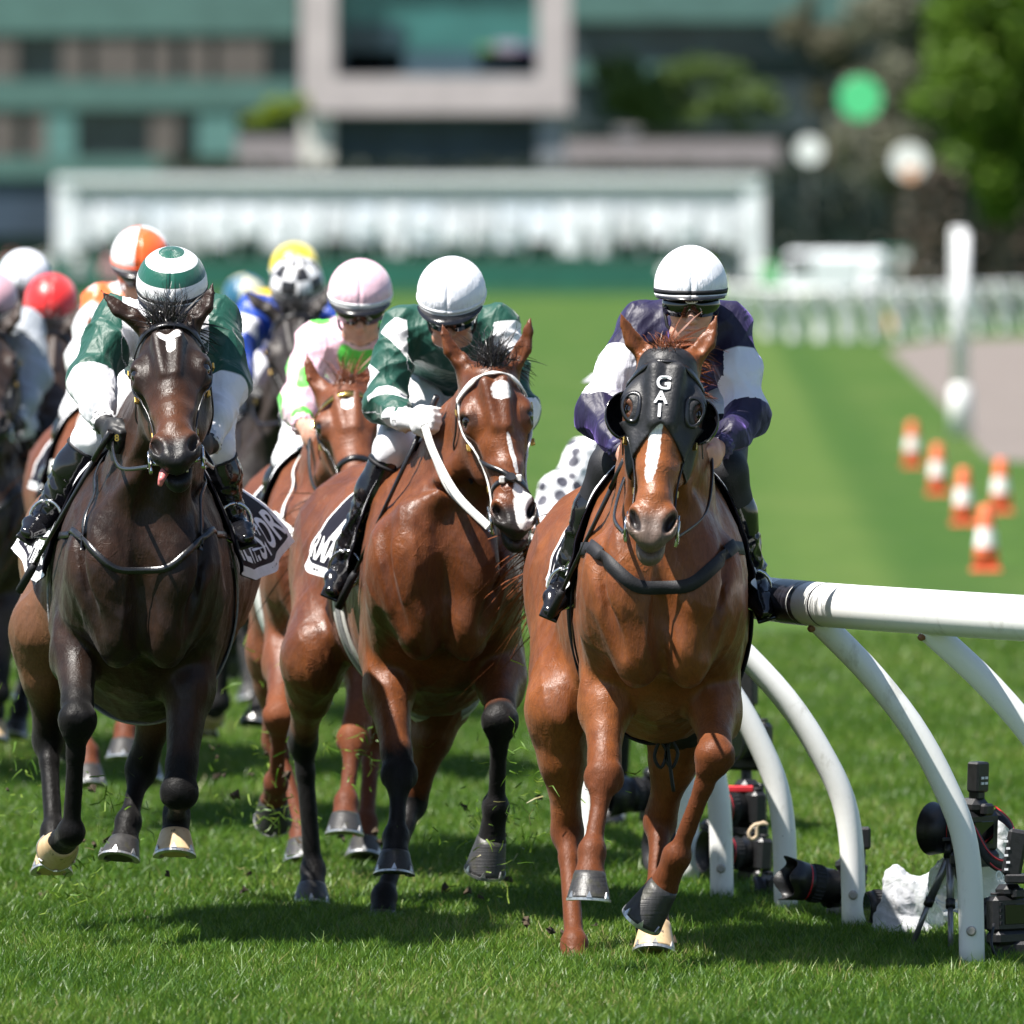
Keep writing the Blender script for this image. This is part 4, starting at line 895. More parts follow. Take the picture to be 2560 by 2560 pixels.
H3J = dict(Y0=35.2, poll=(416, 800, -.08), nose=(438, 1140, -.52), yaw=0, hs=1.12,
    earL=((338, 797, -.02), (252, 724, .0)), earR=((487, 800, -.02), (533, 706, .0)), neck=(360, 1.36, .34),
    trunk=[(357, 1.22, .12, .20, .26), (357, 1.17, .38, .262, .37), (357, 1.11, .75, .275, .385), (357, 1.12, 1.10, .305, .36), (355, 1.19, 1.45, .32, .31), (352, 1.23, 1.75, .37, .31), (350, 1.18, 2.0, .25, .24)],
    foreL=((190, 1565, .36), (194, 1800, .0), (178, 2082, .08), (158, 2102, .17), ((146, 2096, .24), (-.1, .1, -1), 'pale_hoof')),
    foreR=((482, 1610, .34), (448, 1982, .12), (441, 2045, .38), (438, 2088, .35), ((437, 2146, .32), (0, -1, -.2), 'pale_hoof')),
    hindL=((210, 1400, 1.68), (106, 1580, 1.22), (120, 1850, 1.36), (134, 2080, 1.00), (132, 2132, .94), ((130, 2190, .90), (0, -1, -.05), 'pale_hoof')),
    hindR=((500, 1400, 1.68), (430, 1650, 1.12), (352, 1925, 1.26), (321, 2055, 1.00), (310, 2106, .95), ((303, 2156, .92), (-.2, -1, -.05), 'hoof')),
    bw=.022, flock=330, fdir=(-.25, .45, 1.0), flen=(.06, .17))
J3J = dict(Y0=35.2, head=(430, 756, .30), pitch=23, shL=(292, 806, .55), shR=(540, 800, .55), elL=(228, 950, .42), elR=(568, 965, .42), wrL=(262, 1058, .20), wrR=(522, 1108, .20),
    haL=(284, 1098, .08), haR=(500, 1112, .10), pel=(420, 1.83, 1.08), knL=(228, 1100, .56), knR=(538, 1128, .56), anL=(130, 1262, .62), anR=(576, 1268, .62), toL=(86, 1302, .46), toR=(610, 1312, .46), boot_top=.20, blouse=1.1)
H4J = dict(Y0=39.0, poll=(862, 952, -.12), nose=(897, 1250, -.44), yaw=0, hs=1.05,
    earL=((802, 975, -.02), (766, 882, .0)), earR=((922, 975, -.02), (952, 885, .0)), neck=(838, 1.26, .34),
    trunk=[(838, 1.16, .12, .19, .24), (837, 1.13, .38, .245, .37), (832, 1.08, .75, .26, .385), (822, 1.09, 1.10, .285, .36), (808, 1.14, 1.45, .28, .31), (795, 1.18, 1.75, .295, .29), (788, 1.14, 1.98, .21, .23)],
    foreL=((722, 1600, .36), (700, 1790, .0), (690, 1960, .16), (684, 2000, .25), ((680, 2030, .31), (0, .2, -1), 'hoof')),
    foreR=((935, 1610, .36), (884, 1850, .10), (866, 2005, -.04), (863, 2042, -.08), ((861, 2090, -.10), (0, -1, -.1), 'hoof')),
    hindL=((740, 1420, 1.70), (690, 1620, 1.22), (690, 1850, 1.45), (750, 2065, 1.05), (753, 2110, 1.00), ((755, 2160, .97), (0, -1, 0), 'hoof')),
    hindR=((900, 1420, 1.70), (930, 1660, 1.15), (930, 1860, 1.40), (915, 2060, 1.00), (912, 2105, .95), ((910, 2150, .92), (0, -1, 0), 'hoof')), flock=120)
J4J = dict(Y0=39.0, head=(901, 772, .42), pitch=17, shL=(788, 850, .6), shR=(1012, 850, .6), elL=(744, 1005, .45), elR=(1052, 1015, .45), wrL=(756, 1062, .2), wrR=(1000, 1080, .2),
    haL=(776, 1092, .08), haR=(985, 1104, .1), pel=(890, 1.78, 1.1), knL=(728, 1150, .56), knR=(1010, 1160, .56), anL=(672, 1285, .68), anR=(1055, 1290, .68), toL=(648, 1345, .52), toR=(1078, 1350, .52), boot_top=.15)
FIELD = 'horses racing towards the camera'; RIDE = 'jockeys crouched on the racing horses'
ONLY = globals().get('ONLY', None)
def want(k): return ONLY is None or k in ONLY

NAVY = (.012, .010, .034); GREEN = (.004, .060, .040)
S1 = silk('navy_silk', NAVY, 'band', (.76, .76, .80), None, .52, (.36, .24, .85), (.36, .96))
S2 = silk('green_diamond_silk', GREEN, 'diamond', (.76, .76, .78), None, .54)
S3 = silk('green_silk', GREEN, 'sleeve', (.78, .78, .82), 'yoke', .50, None, (1.06, 2))
S4 = silk('pink_silk', (.70, .46, .54), 'spots', (.10, .60, .07), None, .5, None, (5.2, .42))
C1 = cap_mat('white_cap', 'plain', (.76, .77, .82)); C3 = cap_mat('green_hoop_cap', 'hoops', (.78, .78, .80), (.004, .085, .055)); C4 = cap_mat('pink_cap', 'plain', (.76, .50, .58))

runners = {}
if want(1):
    R = horse(H1J, 'bright chestnut racehorse in a black hood lettered GAI, leading beside the white rail', FIELD, M['chestnut'], 'hair_chestnut')
    Jk = jockey(J1J, 'jockey in navy silks with white sleeve bands, white cap and dark wraparound glasses', RIDE, S1, C1, h=.0065, breech='breeches', seed=3, cuffm=plain('navy_cuff', (.03, .025, .085), .5))
    runners[1] = (R, Jk)
if want(2):
    R = horse(H2J, 'bay racehorse with a white bridle and white star, second from the rail', FIELD, M['bay'], 'hair_black')
    Jk = jockey(J2J, 'jockey in green silks with white diamond sleeves, white gloves and plain white cap', RIDE, S2, C1, 'skin_tan', .0065, glove='glove_white', band='white_cloth', seed=5, cuffm=plain('white_cuff', (.74, .74, .76), .5))
    runners[2] = (R, Jk)
if want(3):
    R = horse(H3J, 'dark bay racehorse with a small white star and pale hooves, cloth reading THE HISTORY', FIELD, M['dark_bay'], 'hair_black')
    Jk = jockey(J3J, 'jockey with bowed head in green and white hooped cap, green silks with white forearms', RIDE, S3, C3, h=.0065, glove='glove_black', seed=8, cuffm=plain('white_cuff', (.74, .74, .76), .5))
    runners[3] = (R, Jk)
if want(4):
    R = horse(H4J, 'red chestnut racehorse with a gold browband, running behind the bay', FIELD, M['dull_chestnut'], 'hair_chestnut', h=.011)
    Jk = jockey(J4J, 'jockey in pale pink silks with green spots and a pink cap', RIDE, S4, C4, h=.009, band='white_cloth', seed=11, cuffm=plain('pink_cuff', (.70, .46, .54), .5))
    runners[4] = (R, Jk)
# ------------------------------------------------------------------ tack of the four front runners
def hood_of(R):
    """black blinker hood with eye holes, cups and lettering"""
    H, HD, root = R['H'], R['HD'], R['root']; po, ax, sd, f, L = R['po'], R['ax'], R['sd'], R['f'], R['L']
    HD.iso = .007
    def clip(x, y, z):
        rx, ry, rz = x - po[0], y - po[1], z - po[2]
        t = (rx * ax[0] + ry * ax[1] + rz * ax[2]); u = rx * sd[0] + ry * sd[1] + rz * sd[2]; w_ = -(rx * f[0] + ry * f[1] + rz * f[2])
        hem = t - L * (.40 + np.minimum(np.abs(u) / .11, 1.0) ** 1.3 * .22)
        top = -.035 - t + 0 * u
        ey = (1 - np.sqrt(((np.abs(u) - .122) / .037) ** 2 + ((t - L * .318) / .042) ** 2 + ((w_ - .04) / .075) ** 2)) * .045
        return np.maximum(np.maximum(hem, top), ey)
    HD.cut(clip, .003)
    v, q = HD.surface(.005, 1); hd = mesh_np('hood', v, q, M['hood'], root)
    HD.p.pop()
    for txt, px, py, sz, tl in (('G', 1659, 951, .062, .0), ('A', 1652, 993, .056, .0), ('I', 1645, 1031, .060, -.06)):
        c0 = at(px, py, R['J']['Y0'] - .25)
        vs, fs = text_mesh(txt, sz, .022); Pp = np.array([c0 + sd * (x * 1.05 + y * tl) - ax * y for x, y, _ in vs])
        Pp, N = HD.project(Pp, .004, 14); m = MB(); m.add(Pp, fs); m.build('lettering', M['lettering'], hd)
    for sg in (-1, 1):      # blinker cups standing out beside the eyes
        c = H(.325, sg * .098, .075); m = MB(); n1, n2 = 14, 16; vs = []
        for i in range(n1 + 1):
            ps = -1.45 + 2.9 * i / n1
            for k in range(n2 + 1):
                a = .05 + 1.80 * k / n2
                vs.append(c + sd * (sg * .070 * math.cos(ps) * math.sin(a)) - f * (.060 * math.cos(ps) * math.cos(a)) + ax * (.078 * math.sin(ps)))
        m.add(vs, [(i * (n2 + 1) + k, i * (n2 + 1) + k + 1, (i + 1) * (n2 + 1) + k + 1, (i + 1) * (n2 + 1) + k) for i in range(n1) for k in range(n2)], 0, True)
        o = m.build('blinker_cup', M['boot_leather'], hd); md = o.modifiers.new('t', 'SOLIDIFY'); md.thickness = .004
        ring = [H(.318 + .070 * math.sin(a), sg * (.087 + .030 * math.cos(a)), .03) for a in np.linspace(0, 2 * math.pi, 21)[:-1]]
        strap('eye_binding', ring, .012, M['black_leather'], hd, HD, .001, .003, closed=True)
    return hd
M['hood'] = plain('black_hood_fabric', (.014, .014, .016), .5, .35, 30, .45, .5, 90)
M['cloth_black'] = plain('saddle_cloth_black', (.010, .009, .016), .7, .2, 10, .15, .35, 30)

if 1 in runners:
    R, Jk = runners[1]; hd = hood_of(R)
    bridle(R, 'black_leather', brow='black_leather', brow_t=.10)
    saddle_cloth(R, 1.15, 3.5, 1.42, M['cloth_black'], M['white_cloth'], [('SOJETTE', .42, -.84, .13, 1.0, .02, 0, 'lettering'), ('7', .5, -.55, .30, 1.0, .03, 0, 'lettering'), ('SOJETTE', .58, .84, .13, 1.0, .02, 0, 'lettering')])
    extras_tack(R, Jk, 'black_cloth', 2.05, bmat='black_cloth')
    S = R['S']; c = R['tr'][2][0] + V3(.02, -.02, -R['tr'][2][2] - .02)
    m = MB()        # knotted girth strap hanging under the belly
    for dx in (-.02, .015): m.tube(spline([c + V3(dx, 0, .02), c + V3(dx - .02, 0, -.04), c + V3(dx, 0, -.075), c + V3(dx + .018, 0, -.03), c + V3(dx, 0, .01)], .01), .0055, 6)
    m.tube(spline([c, c + V3(.01, 0, -.08), c + V3(.02, .01, -.15)], .02), .006, 6); m.build('hanging_strap', M['black_cloth'], R['root'])
    # visor logo
    hc, s_, f_, u_, hn, rr = (Jk[k] for k in ('hc', 's', 'f', 'u', 'hcn', 'r'))
    pl = empty_mesh_part('visor_badge', Jk['root'])
    cen = hn + f_ * (rr[1] * 1.02 + .002) - u_ * (rr[2] * .30)
    m = MB(); m.tube([cen, cen + f_ * .002], [1, 1], 28); m.v = [tuple(cen + s_ * ((np.array(p) - cen) @ s_) * .020 + u_ * ((np.array(p) - cen) @ u_) * .0095 + f_ * ((np.array(p) - cen) @ f_)) for p in m.v]; m.build('disc', M['lettering'], pl)
    put_text('lettering', 'GPA', .016, .02, lambda x, y: cen + f_ * .004 + s_ * x + u_ * y, M['black_lettering'], pl)
    whip(at(1562, 1150, 34.2), at(1376, 1540, 34.62), 'black whip held by the jockey in navy silks beside the chestnut horse')
if 2 in runners:
    R, Jk = runners[2]
    bridle(R, 'black_leather', brow='white_strap', nose='black_leather', nose_t=.72, cheek_col='white_strap', brow_t=.095)
    H, S = R['H'], R['S']
    ct = strap('crossed_noseband', [H(.50, -.082, .10), H(.60, -.065, .03), H(.70, 0, -.02), H(.80, .060, .05), H(.88, .05, .12)], .016, M['black_leather'], R['root'], S, .007, .005)
    P, N = S.project(np.array([H(.715, 0, -.02)]), .010); m = MB(); m.tube([P[0], P[0] + N[0] * .010], [.020, .016], 14); m.build('rosette', M['black_leather'], ct)
    P, N = S.project(np.array([H(.715, sg * .030, -.01) for sg in (-1, 1)]), .010)
    for k in (0, 1): m = MB(); m.box(P[k], (.020, .012, .024), bev=.004); m.build('loop', M['white_strap'], ct)
    saddle_cloth(R, 1.15, 3.3, 1.46, M['cloth_black'], M['white_cloth'], [('ARMAGOON', .52, -.86, .12, 1.0, .02, 0, 'lettering'), ('N', .5, -.58, .34, 1.2, .04, 0, 'lettering')], flare=.05, sailL=.035)
    extras_tack(R, Jk, 'white_strap', 2.6, 'white_strap', breast=False)
    ph = np.linspace(0, 2 * math.pi, 26)[:-1]
    strap('girth_elastic', [trunk_pt(R, 2.6 - .08 * math.cos(a), a, 1.05) for a in ph], .045, M['grey_web'], R['root'], S, .011, .002, closed=True)
    a = H(.92, -.080, .09); b = Jk['haL']      # looped white rein to the gloved hand
    strap('rein_loop', [a, lerp(a, b, .35) + V3(-.03, .0, -.02), lerp(a, b, .8) + V3(-.01, -.01, -.045), b + V3(.0, -.02, -.02)], .026, M['white_strap'], R['root'], None, thick=.005, nrmv=(-.4, -.9, .2))
    whip(at(1092, 990, 36.42), at(846, 1520, 36.75), 'black whip held upright in the white glove beside the bay horse')
if 3 in runners:
    R, Jk = runners[3]; H, S = R['H'], R['S']
    bridle(R, 'black_leather', brow='black_leather', brow_t=.045)
    saddle_cloth(R, 1.15, 4.1, 1.48, M['cloth_black'], M['white_cloth'], [('THE HISTORY', .5, .83, .165, 1.0, .02, 0, 'lettering'), ('1', .5, .48, .62, 1.5, .05, 0, 'lettering'), ('THE HISTORY', .5, -.83, .165, 1.0, .02, 0, 'lettering'), ('1', .5, -.48, .55, 1.3, .05, 0, 'lettering')], flare=.05, sailR=.115, sailL=.02)
    extras_tack(R, Jk, 'grey_web', 2.05)
    m = SDF(); m.cone(H(.965, -.030, .080), H(1.04, -.045, .075), .014, .010, .01); m.cone(H(.99, -.040, .078), H(1.05, -.050, .09), .011, .009, .01); v, q = m.surface(.004, 1); mesh_np('tongue', v, q, M['tongue'] if 'tongue' in M else plain('tongue_pink', (.55, .16, .16), .3), R['root'])
    m = MB()
    for k in range(6): m.box(H(1.005, -.022 + k * .010, .070), (.009, .006, .010), np.array([R['sd'], R['f'], R['ax']]).T, bev=.002)
    m.build('teeth', plain('horse_teeth', (.55, .46, .28), .35), R['root'])
    b = Jk['haL']; put_text('glove_number', '8', .030, .02, lambda x, y: b + V3(x + .012, -.050, y + .004), M['brass'], Jk['root'])
    whip(at(276, 1078, 35.25), at(48, 1478, 35.62), 'thick black whip pointing down across the flank of the dark bay horse')
if 4 in runners:
    R, Jk = runners[4]
    bridle(R, 'black_leather', brow='brass', nose='black_leather', brow_t=.16)
    saddle_cloth(R, 1.15, 3.6, 1.35, M['cloth_black'], M['white_cloth'], [])
    extras_tack(R, Jk, 'white_strap', 1.7, bmat='white_strap')

# ------------------------------------------------------------------ the rest of the field, further back
def recolour(o, **mm):
    """own materials for a copied tree: by object name without its suffix"""
    def go(x):
        k = x.name.split('.')[0]
        if k in mm and x.type == 'MESH':
            x.material_slots[0].link = 'OBJECT'; x.material_slots[0].material = mm[k]
        for c in x.children: go(c)
    go(o)
def follow(src, px, py, Y, hlabel, jlabel, **mm):
    R, Jk = runners[src]; h0 = at(px, py, Y); d = Vector(h0 - Jk['hcn'])
    hm = {k: v for k, v in mm.items() if k in ('body', 'mane', 'tail', 'forelock')}; jm = {k: v for k, v in mm.items() if k in ('silks', 'cap_cover', 'breeches', 'band', 'trim')}
    h = copy_tree(R['root']); h.location = R['root'].location + d; h['label'] = hlabel; recolour(h, **hm)
    j = copy_tree(Jk['root']); j.location = Jk['root'].location + d; j['label'] = jlabel; recolour(j, **jm)
    return h, j
def drop(o, *names):
    for c in list(o.children_recursive):
        if c.name.split('.')[0] in names: bpy.data.objects.remove(c)
if ONLY is None:
    br, sm_, dc = M['brown_coat'], M['grey_dark_coat'], M['dull_chestnut']; hb = M['hair_black']
    dk = dict(mane=hb, tail=hb, forelock=hb)
    WHT = (.76, .76, .78)
    h, j = follow(4, 352, 640, 42.5, 'light chestnut racehorse mostly hidden behind the dark bay', 'jockey in white silks with orange shoulders and a white and orange quartered cap', body=dc,
           silks=silk('white_orange_silk', WHT, 'yoke', (.75, .14, .03), None, .4), cap_cover=cap_mat('quartered_cap', 'quarter', WHT, (.85, .12, .02)), band=plain('orange_band', (.8, .10, .02), .4), breeches=M['breeches'])
    h, j = follow(3, 62, 690, 48.0, 'smoky dark racehorse at the left edge carrying the rider in silver grey', 'jockey in silver grey silks and a plain white cap at the left edge', body=sm_,
           silks=silk('silver_silk', (.58, .62, .68), 'sleeve', (.62, .66, .72), None, .4), cap_cover=C1)
    h2, j2 = follow(3, 128, 752, 47.0, 'brown racehorse hidden behind the rider in the red cap', 'jockey in a bright red cap and red and white silks', body=br,
           silks=silk('red_white_silk', (.70, .03, .03), 'sleeve', (.75, .75, .78), None, .4, None, (.3, 2)), cap_cover=cap_mat('red_cap', 'plain', (.72, .02, .02)), band=plain('red_band', (.65, .02, .02), .4), trim=plain('red_trim', (.68, .02, .02), .4))
    h3, j3 = follow(3, 742, 708, 46.5, 'almost black racehorse between the dark bay and the red chestnut', 'jockey in royal blue silks with white sleeves and a black and white chequered cap', body=sm_,
           silks=silk('blue_silk', (.012, .055, .34), 'band', WHT, None, .35, None, (.30, .62)), cap_cover=cap_mat('chequered_cap', 'check', WHT, (.012, .012, .015)))
    h4, j4 = follow(4, 737, 668, 52.0, 'brown racehorse behind the rider in the chequered cap', 'jockey in a bright yellow cap behind the chequered cap', body=br, mane=hb, tail=hb, forelock=hb,
           silks=silk('yellow_silk', (.70, .52, .02), 'plain', WHT, None, .4), cap_cover=cap_mat('yellow_cap', 'plain', (.80, .62, .03)))
    h5, j5 = follow(3, 612, 742, 57.0, 'dark racehorse furthest back in the gap beside the dark bay', 'jockey in a teal blue cap and yellow silks furthest back', body=br,
           silks=silk('yellow_blue_silk', (.70, .55, .04), 'sleeve', (.60, .62, .52), None, .4), cap_cover=cap_mat('teal_cap', 'quarter', (.01, .09, .16), (.60, .58, .42)))
    h6, j6 = follow(3, -24, 748, 46.0, 'dark brown racehorse cut off by the left edge', 'jockey in a dusky pink cap cut off by the left edge', body=br,
           silks=silk('dusky_silk', (.35, .38, .42), 'plain', WHT, None, .4), cap_cover=cap_mat('dusky_pink_cap', 'plain', (.62, .36, .42)))
    for x in (h, h2, h3, h4, h5, h6): drop(x, 'lettering')
# ------------------------------------------------------------------ the course: turf, path, rails
def ground_mat():
    g = G('turf_ground'); o = g.co(); x = g.xyz(o)
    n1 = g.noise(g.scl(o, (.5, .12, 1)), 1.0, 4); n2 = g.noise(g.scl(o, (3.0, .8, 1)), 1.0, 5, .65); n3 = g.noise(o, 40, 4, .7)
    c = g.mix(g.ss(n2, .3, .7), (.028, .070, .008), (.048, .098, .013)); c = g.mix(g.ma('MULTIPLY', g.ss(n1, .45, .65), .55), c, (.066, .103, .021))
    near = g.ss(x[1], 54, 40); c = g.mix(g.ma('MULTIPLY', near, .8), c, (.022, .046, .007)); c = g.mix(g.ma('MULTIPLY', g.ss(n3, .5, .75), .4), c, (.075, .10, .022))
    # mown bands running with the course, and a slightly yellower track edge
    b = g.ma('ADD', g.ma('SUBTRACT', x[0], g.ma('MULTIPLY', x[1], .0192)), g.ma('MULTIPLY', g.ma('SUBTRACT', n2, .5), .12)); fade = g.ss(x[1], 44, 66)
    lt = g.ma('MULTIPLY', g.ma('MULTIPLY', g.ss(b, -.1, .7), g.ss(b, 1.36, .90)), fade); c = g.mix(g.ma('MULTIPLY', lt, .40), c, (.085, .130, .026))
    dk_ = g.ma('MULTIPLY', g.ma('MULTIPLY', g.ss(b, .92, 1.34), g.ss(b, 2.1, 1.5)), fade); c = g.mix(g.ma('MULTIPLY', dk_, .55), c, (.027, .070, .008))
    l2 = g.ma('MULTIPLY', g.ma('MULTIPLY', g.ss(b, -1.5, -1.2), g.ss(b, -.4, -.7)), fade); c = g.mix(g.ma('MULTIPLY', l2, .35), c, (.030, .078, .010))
    return g.out(c, .85, .15, g.bump(n3, .6, .02))
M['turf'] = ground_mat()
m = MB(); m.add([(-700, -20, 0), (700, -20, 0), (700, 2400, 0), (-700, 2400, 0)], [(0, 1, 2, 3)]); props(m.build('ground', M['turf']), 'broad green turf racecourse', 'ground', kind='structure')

def blades(name, zones, mat):
    """every grass blade is a small bent strip; the whole sward is one object"""
    VV, QQ, TT = [], [], []; base = 0
    for (y0, y1, dens, hmin, hmax, wd, seg) in zones:
        xw = 2560 / 2 / F * y1 + .45; n = int((y1 - y0) * 2 * xw * dens); Y = rng.uniform(y0, y1, n); X = rng.uniform(-xw, xw, n)
        cl = np.sin(X * 7.1 + 2 * np.sin(Y * 3.3)) * np.sin(Y * 5.7 + 1.5 * np.sin(X * 4.1)) * .5 + np.sin(X * 23 + Y * 17) * np.sin(Y * 21 - X * 13) * .5
        hh = rng.uniform(hmin, hmax, n) * (1 + .38 * cl) * np.where(rng.random(n) < .05, 1.5, 1); a = rng.uniform(0, 2 * np.pi, n); ln = rng.uniform(.1, .75, n) * hh
        d = np.stack([np.cos(a), np.sin(a)], 1); a2 = rng.uniform(0, 2 * np.pi, n); sdv = np.stack([np.cos(a2), np.sin(a2)], 1); wv = wd * rng.uniform(.6, 1.3, n)
        B0 = np.stack([X, Y, np.zeros(n)], 1); rows = []
        for i in range(seg + 1):
            t = i / seg; c = B0.copy(); c[:, :2] += d * (ln * t ** 1.8)[:, None]; c[:, 2] = hh * (t - .18 * t * t); w_ = (wv * (1 - .88 * t ** 1.6))[:, None]
            l = c.copy(); r = c.copy(); l[:, :2] -= sdv * w_; r[:, :2] += sdv * w_; rows += [l, r]
        V = np.stack(rows, 1).reshape(-1, 3); k = 2 * (seg + 1)
        Q = np.concatenate([np.arange(n)[:, None] * k + np.array([[2 * i, 2 * i + 1, 2 * i + 3, 2 * i + 2]]) for i in range(seg)]) + base
        tint = np.repeat(np.clip(rng.normal(.46, .25, n) + .16 * cl + .20 * np.sin(X * 2.3 + 1.7 * np.sin(Y * .9)) * np.sin(Y * 1.1 + X), 0, 1), k); VV.append(V); QQ.append(Q); TT.append(tint); base += len(V)
    return mesh_np(name, np.concatenate(VV), np.concatenate(QQ), mat, smooth=False, attrs={'tint': np.concatenate(TT)})
def grass_mat():
    g = G('grass_blades'); t = g.attr('tint'); o = g.co(); z = g.xyz(o)[2]
    c = g.mix(g.ss(t, .15, .6), (.028, .086, .006), (.088, .178, .015)); c = g.mix(g.ss(t, .62, .95), c, (.205, .290, .046)); c = g.mix(g.ma('GREATER_THAN', t, .975), c, (.28, .25, .10))
    c = g.mix(g.ss(z, .014, .0), c, (.16, .17, .06))
    tr = g.n.new('ShaderNodeBsdfTranslucent'); g.lk(g.mix(.4, c, (.20, .34, .035)), tr.inputs[0]); mx = g.n.new('ShaderNodeMixShader'); mx.inputs[0].default_value = .34
    g.out(c, .42, .35); ou = g.n['Material Output']; g.t.links.new(g.b.outputs[0], mx.inputs[1]); g.t.links.new(tr.outputs[0], mx.inputs[2]); g.t.links.new(mx.outputs[0], ou.inputs[0]); return g.m
M['grass'] = grass_mat()
if ONLY is None or 'grass' in ONLY:
    gr = blades('grass', [(31.6, 37.5, 8800, .024, .056, .0021, 2), (37.5, 45, 5000, .026, .056, .0026, 2), (45, 54, 2200, .030, .056, .0036, 1), (54, 64, 1000, .028, .050, .0042, 1)], M['grass'])
    props(gr, 'short dense green turf grass blades in the foreground', 'grass', kind='stuff')

# divots and clippings kicked up behind the hooves
def clippings():
    V, Q, T = [], [], []; r = np.random.default_rng(21); b = 0
    for (px, py, Y, sx, sy, n) in ((690, 2050, 38.4, 60, 90, 60), (620, 1990, 39, 70, 110, 45), (1250, 2090, 37.0, 70, 90, 60), (1350, 1930, 35.6, 60, 110, 40), (290, 2060, 36.5, 60, 70, 55), (880, 1880, 38.2, 70, 60, 40), (70, 1960, 37.5, 60, 120, 50), (1130, 1830, 37.5, 80, 90, 35), (210, 2220, 36.0, 70, 50, 40), (1180, 2120, 36.5, 90, 60, 40), (700, 1760, 39.5, 60, 80, 26), (1460, 1900, 35.0, 90, 120, 16)):
        for _ in range(int(n * 1.8)):
            p = at(px + r.normal() * sx, py + r.normal() * sy, Y + r.normal() * .25)
            if p[2] < .04: p[2] = .04 + r.uniform(0, .1)
            d = nrm(r.normal(size=3)); L = r.uniform(.012, .070); s_ = nrm(np.cross(d, r.normal(size=3))) * r.uniform(.0011, .0030); k = nrm(np.cross(d, s_)) * L * r.uniform(0, .35)
            V += [p - s_, p + s_, p + d * L * .5 + k + s_, p + d * L * .5 + k - s_, p + d * L + s_ * .3, p + d * L - s_ * .3]; Q += [(b, b + 1, b + 2, b + 3), (b + 3, b + 2, b + 4, b + 5)]; T += [r.uniform(.3, .99)] * 6; b += 6
    props(mesh_np('grass_clippings', np.array(V), np.array(Q), M['grass'], smooth=False, attrs={'tint': np.array(T)}), 'loose grass clippings flying up behind the hooves', 'grass', kind='stuff')
clippings()
def clods():
    m = MB(); r = np.random.default_rng(8)
    for (px, Y, n, air) in ((700, 38.6, 26, .5), (620, 39.4, 20, .5), (1240, 37.6, 20, .4), (300, 37.0, 18, .4), (880, 39.0, 14, .4), (80, 38.0, 18, .5), (1420, 35.6, 12, .1), (1650, 35.3, 10, .06)):
        for _ in range(n):
            x = at(px + r.normal() * 90, 1500, Y)[0]; c = V3(x, Y + r.normal() * .35, r.choice([.012, .012, r.uniform(.03, air)])); s_ = r.uniform(.008, .024)
            vs = [c + s_ * nrm(r.normal(size=3)) * r.uniform(.7, 1.2) for _ in range(8)]
            order = sorted(range(8), key=lambda i: math.atan2(vs[i][2] - c[2], vs[i][0] - c[0])); m.add([c + V3(0, -s_ * .8, 0), c + V3(0, s_ * .8, 0)] + [vs[i] for i in order], [(0, 2 + i, 2 + (i + 1) % 8) for i in range(8)] + [(1, 2 + (i + 1) % 8, 2 + i) for i in range(8)])
    props(m.build('turf_clods', plain('soil', (.045, .030, .016), .9, .4, 40)), 'small dark clods of soil thrown up by the hooves', 'soil', kind='stuff')
clods()
# bare path at the right
g = G('path_dirt'); o = g.co(); M['path'] = g.out(g.mix(g.noise(o, .8, 5), (.125, .107, .095), (.19, .163, .147)), .9, .2)
pp = [at(x, y, HC * F / (y - 600))[:2] for x, y in ((2215, 872), (2330, 850), (2620, 843), (2900, 1180), (2470, 1148), (2330, 985))]
m = MB(); m.add([(x, y, .004) for x, y in pp], [tuple(range(6))]); props(m.build('path', M['path']), 'bare brown path crossing the turf', 'path', kind='structure')

POST = [(0, 0), (-.002, .14), (-.006, .27), (-.018, .38), (-.040, .47), (-.075, .56), (-.12, .66), (-.175, .76), (-.24, .855), (-.31, .945), (-.39, 1.035), (-.435, 1.085)]
def rail_fence(label, bases, hr=1.13, rad=.069, pr=.040, group=None, path=None, seg=16, bolts=True):
    """white running rail: bent posts leaning over the course carry one thick tube"""
    root = empty('running_rail', (*bases[0], 0), label, 'running rail', group)
    B = [V3(x, y, 0) for x, y in bases]; tops = []
    for i, b in enumerate(B):
        t = nrm(B[min(i + 1, len(B) - 1)] - B[max(i - 1, 0)]); n = V3(-1, 0, 0) if bolts else nrm(V3(-1, -.25, 0))
        if n[0] > 0: n = -n
        k = 1.0
        if path is not None: k = (b[0] - np.interp(b[1], path[:, 1], path[:, 0])) / .435
        pts = spline([b + n * (-x * k) + V3(0, 0, z) for x, z in POST], .05); tops.append(b + n * .435 * k + V3(0, 0, hr))
        m = MB(); m.tube(pts, pr, seg); po = m.build('post', M['rail'], root)
        if bolts:
            m = MB(); c = b + V3(-.004, -pr - .004, .115); m.tube([c + V3(0, .006, 0), c, c + V3(0, -.006, 0)], [.016, .016, .010], 12); m.build('bolt', plain('bolt_grey', (.34, .32, .29), .5), po)
            m = MB(); c2 = pts[-2] + V3(-.038, -.025, -.012); m.tube([c2 + V3(.03, .01, .01), c2, c2 + V3(-.006, -.003, -.004)], [.008, .012, .008], 8); m.build('clamp_bolt', plain('bolt_rust', (.20, .085, .045), .6), po)
    P = path if path is not None else tops
    m = MB(); m.tube(spline(P, .08), rad, 28 if bolts else seg); m.build('rail_tube', M['rail'], root)
    return root, tops
near = [(2753, 2460), (2430, 2420), (2135, 2325), (1965, 2285), (1805, 2255), (1722, 2212), (1480, 2140)]
bs = [tuple(at(x, y, HC * F / (y - 600))[:2]) for x, y in near]
rp = np.array([at(x, y, 1.13 * F / (y - 600)) for x, y in ((2900, 1566), (2560, 1546), (2300, 1529), (2060, 1512), (1900, 1495), (1700, 1462), (1480, 1420), (1330, 1386))])
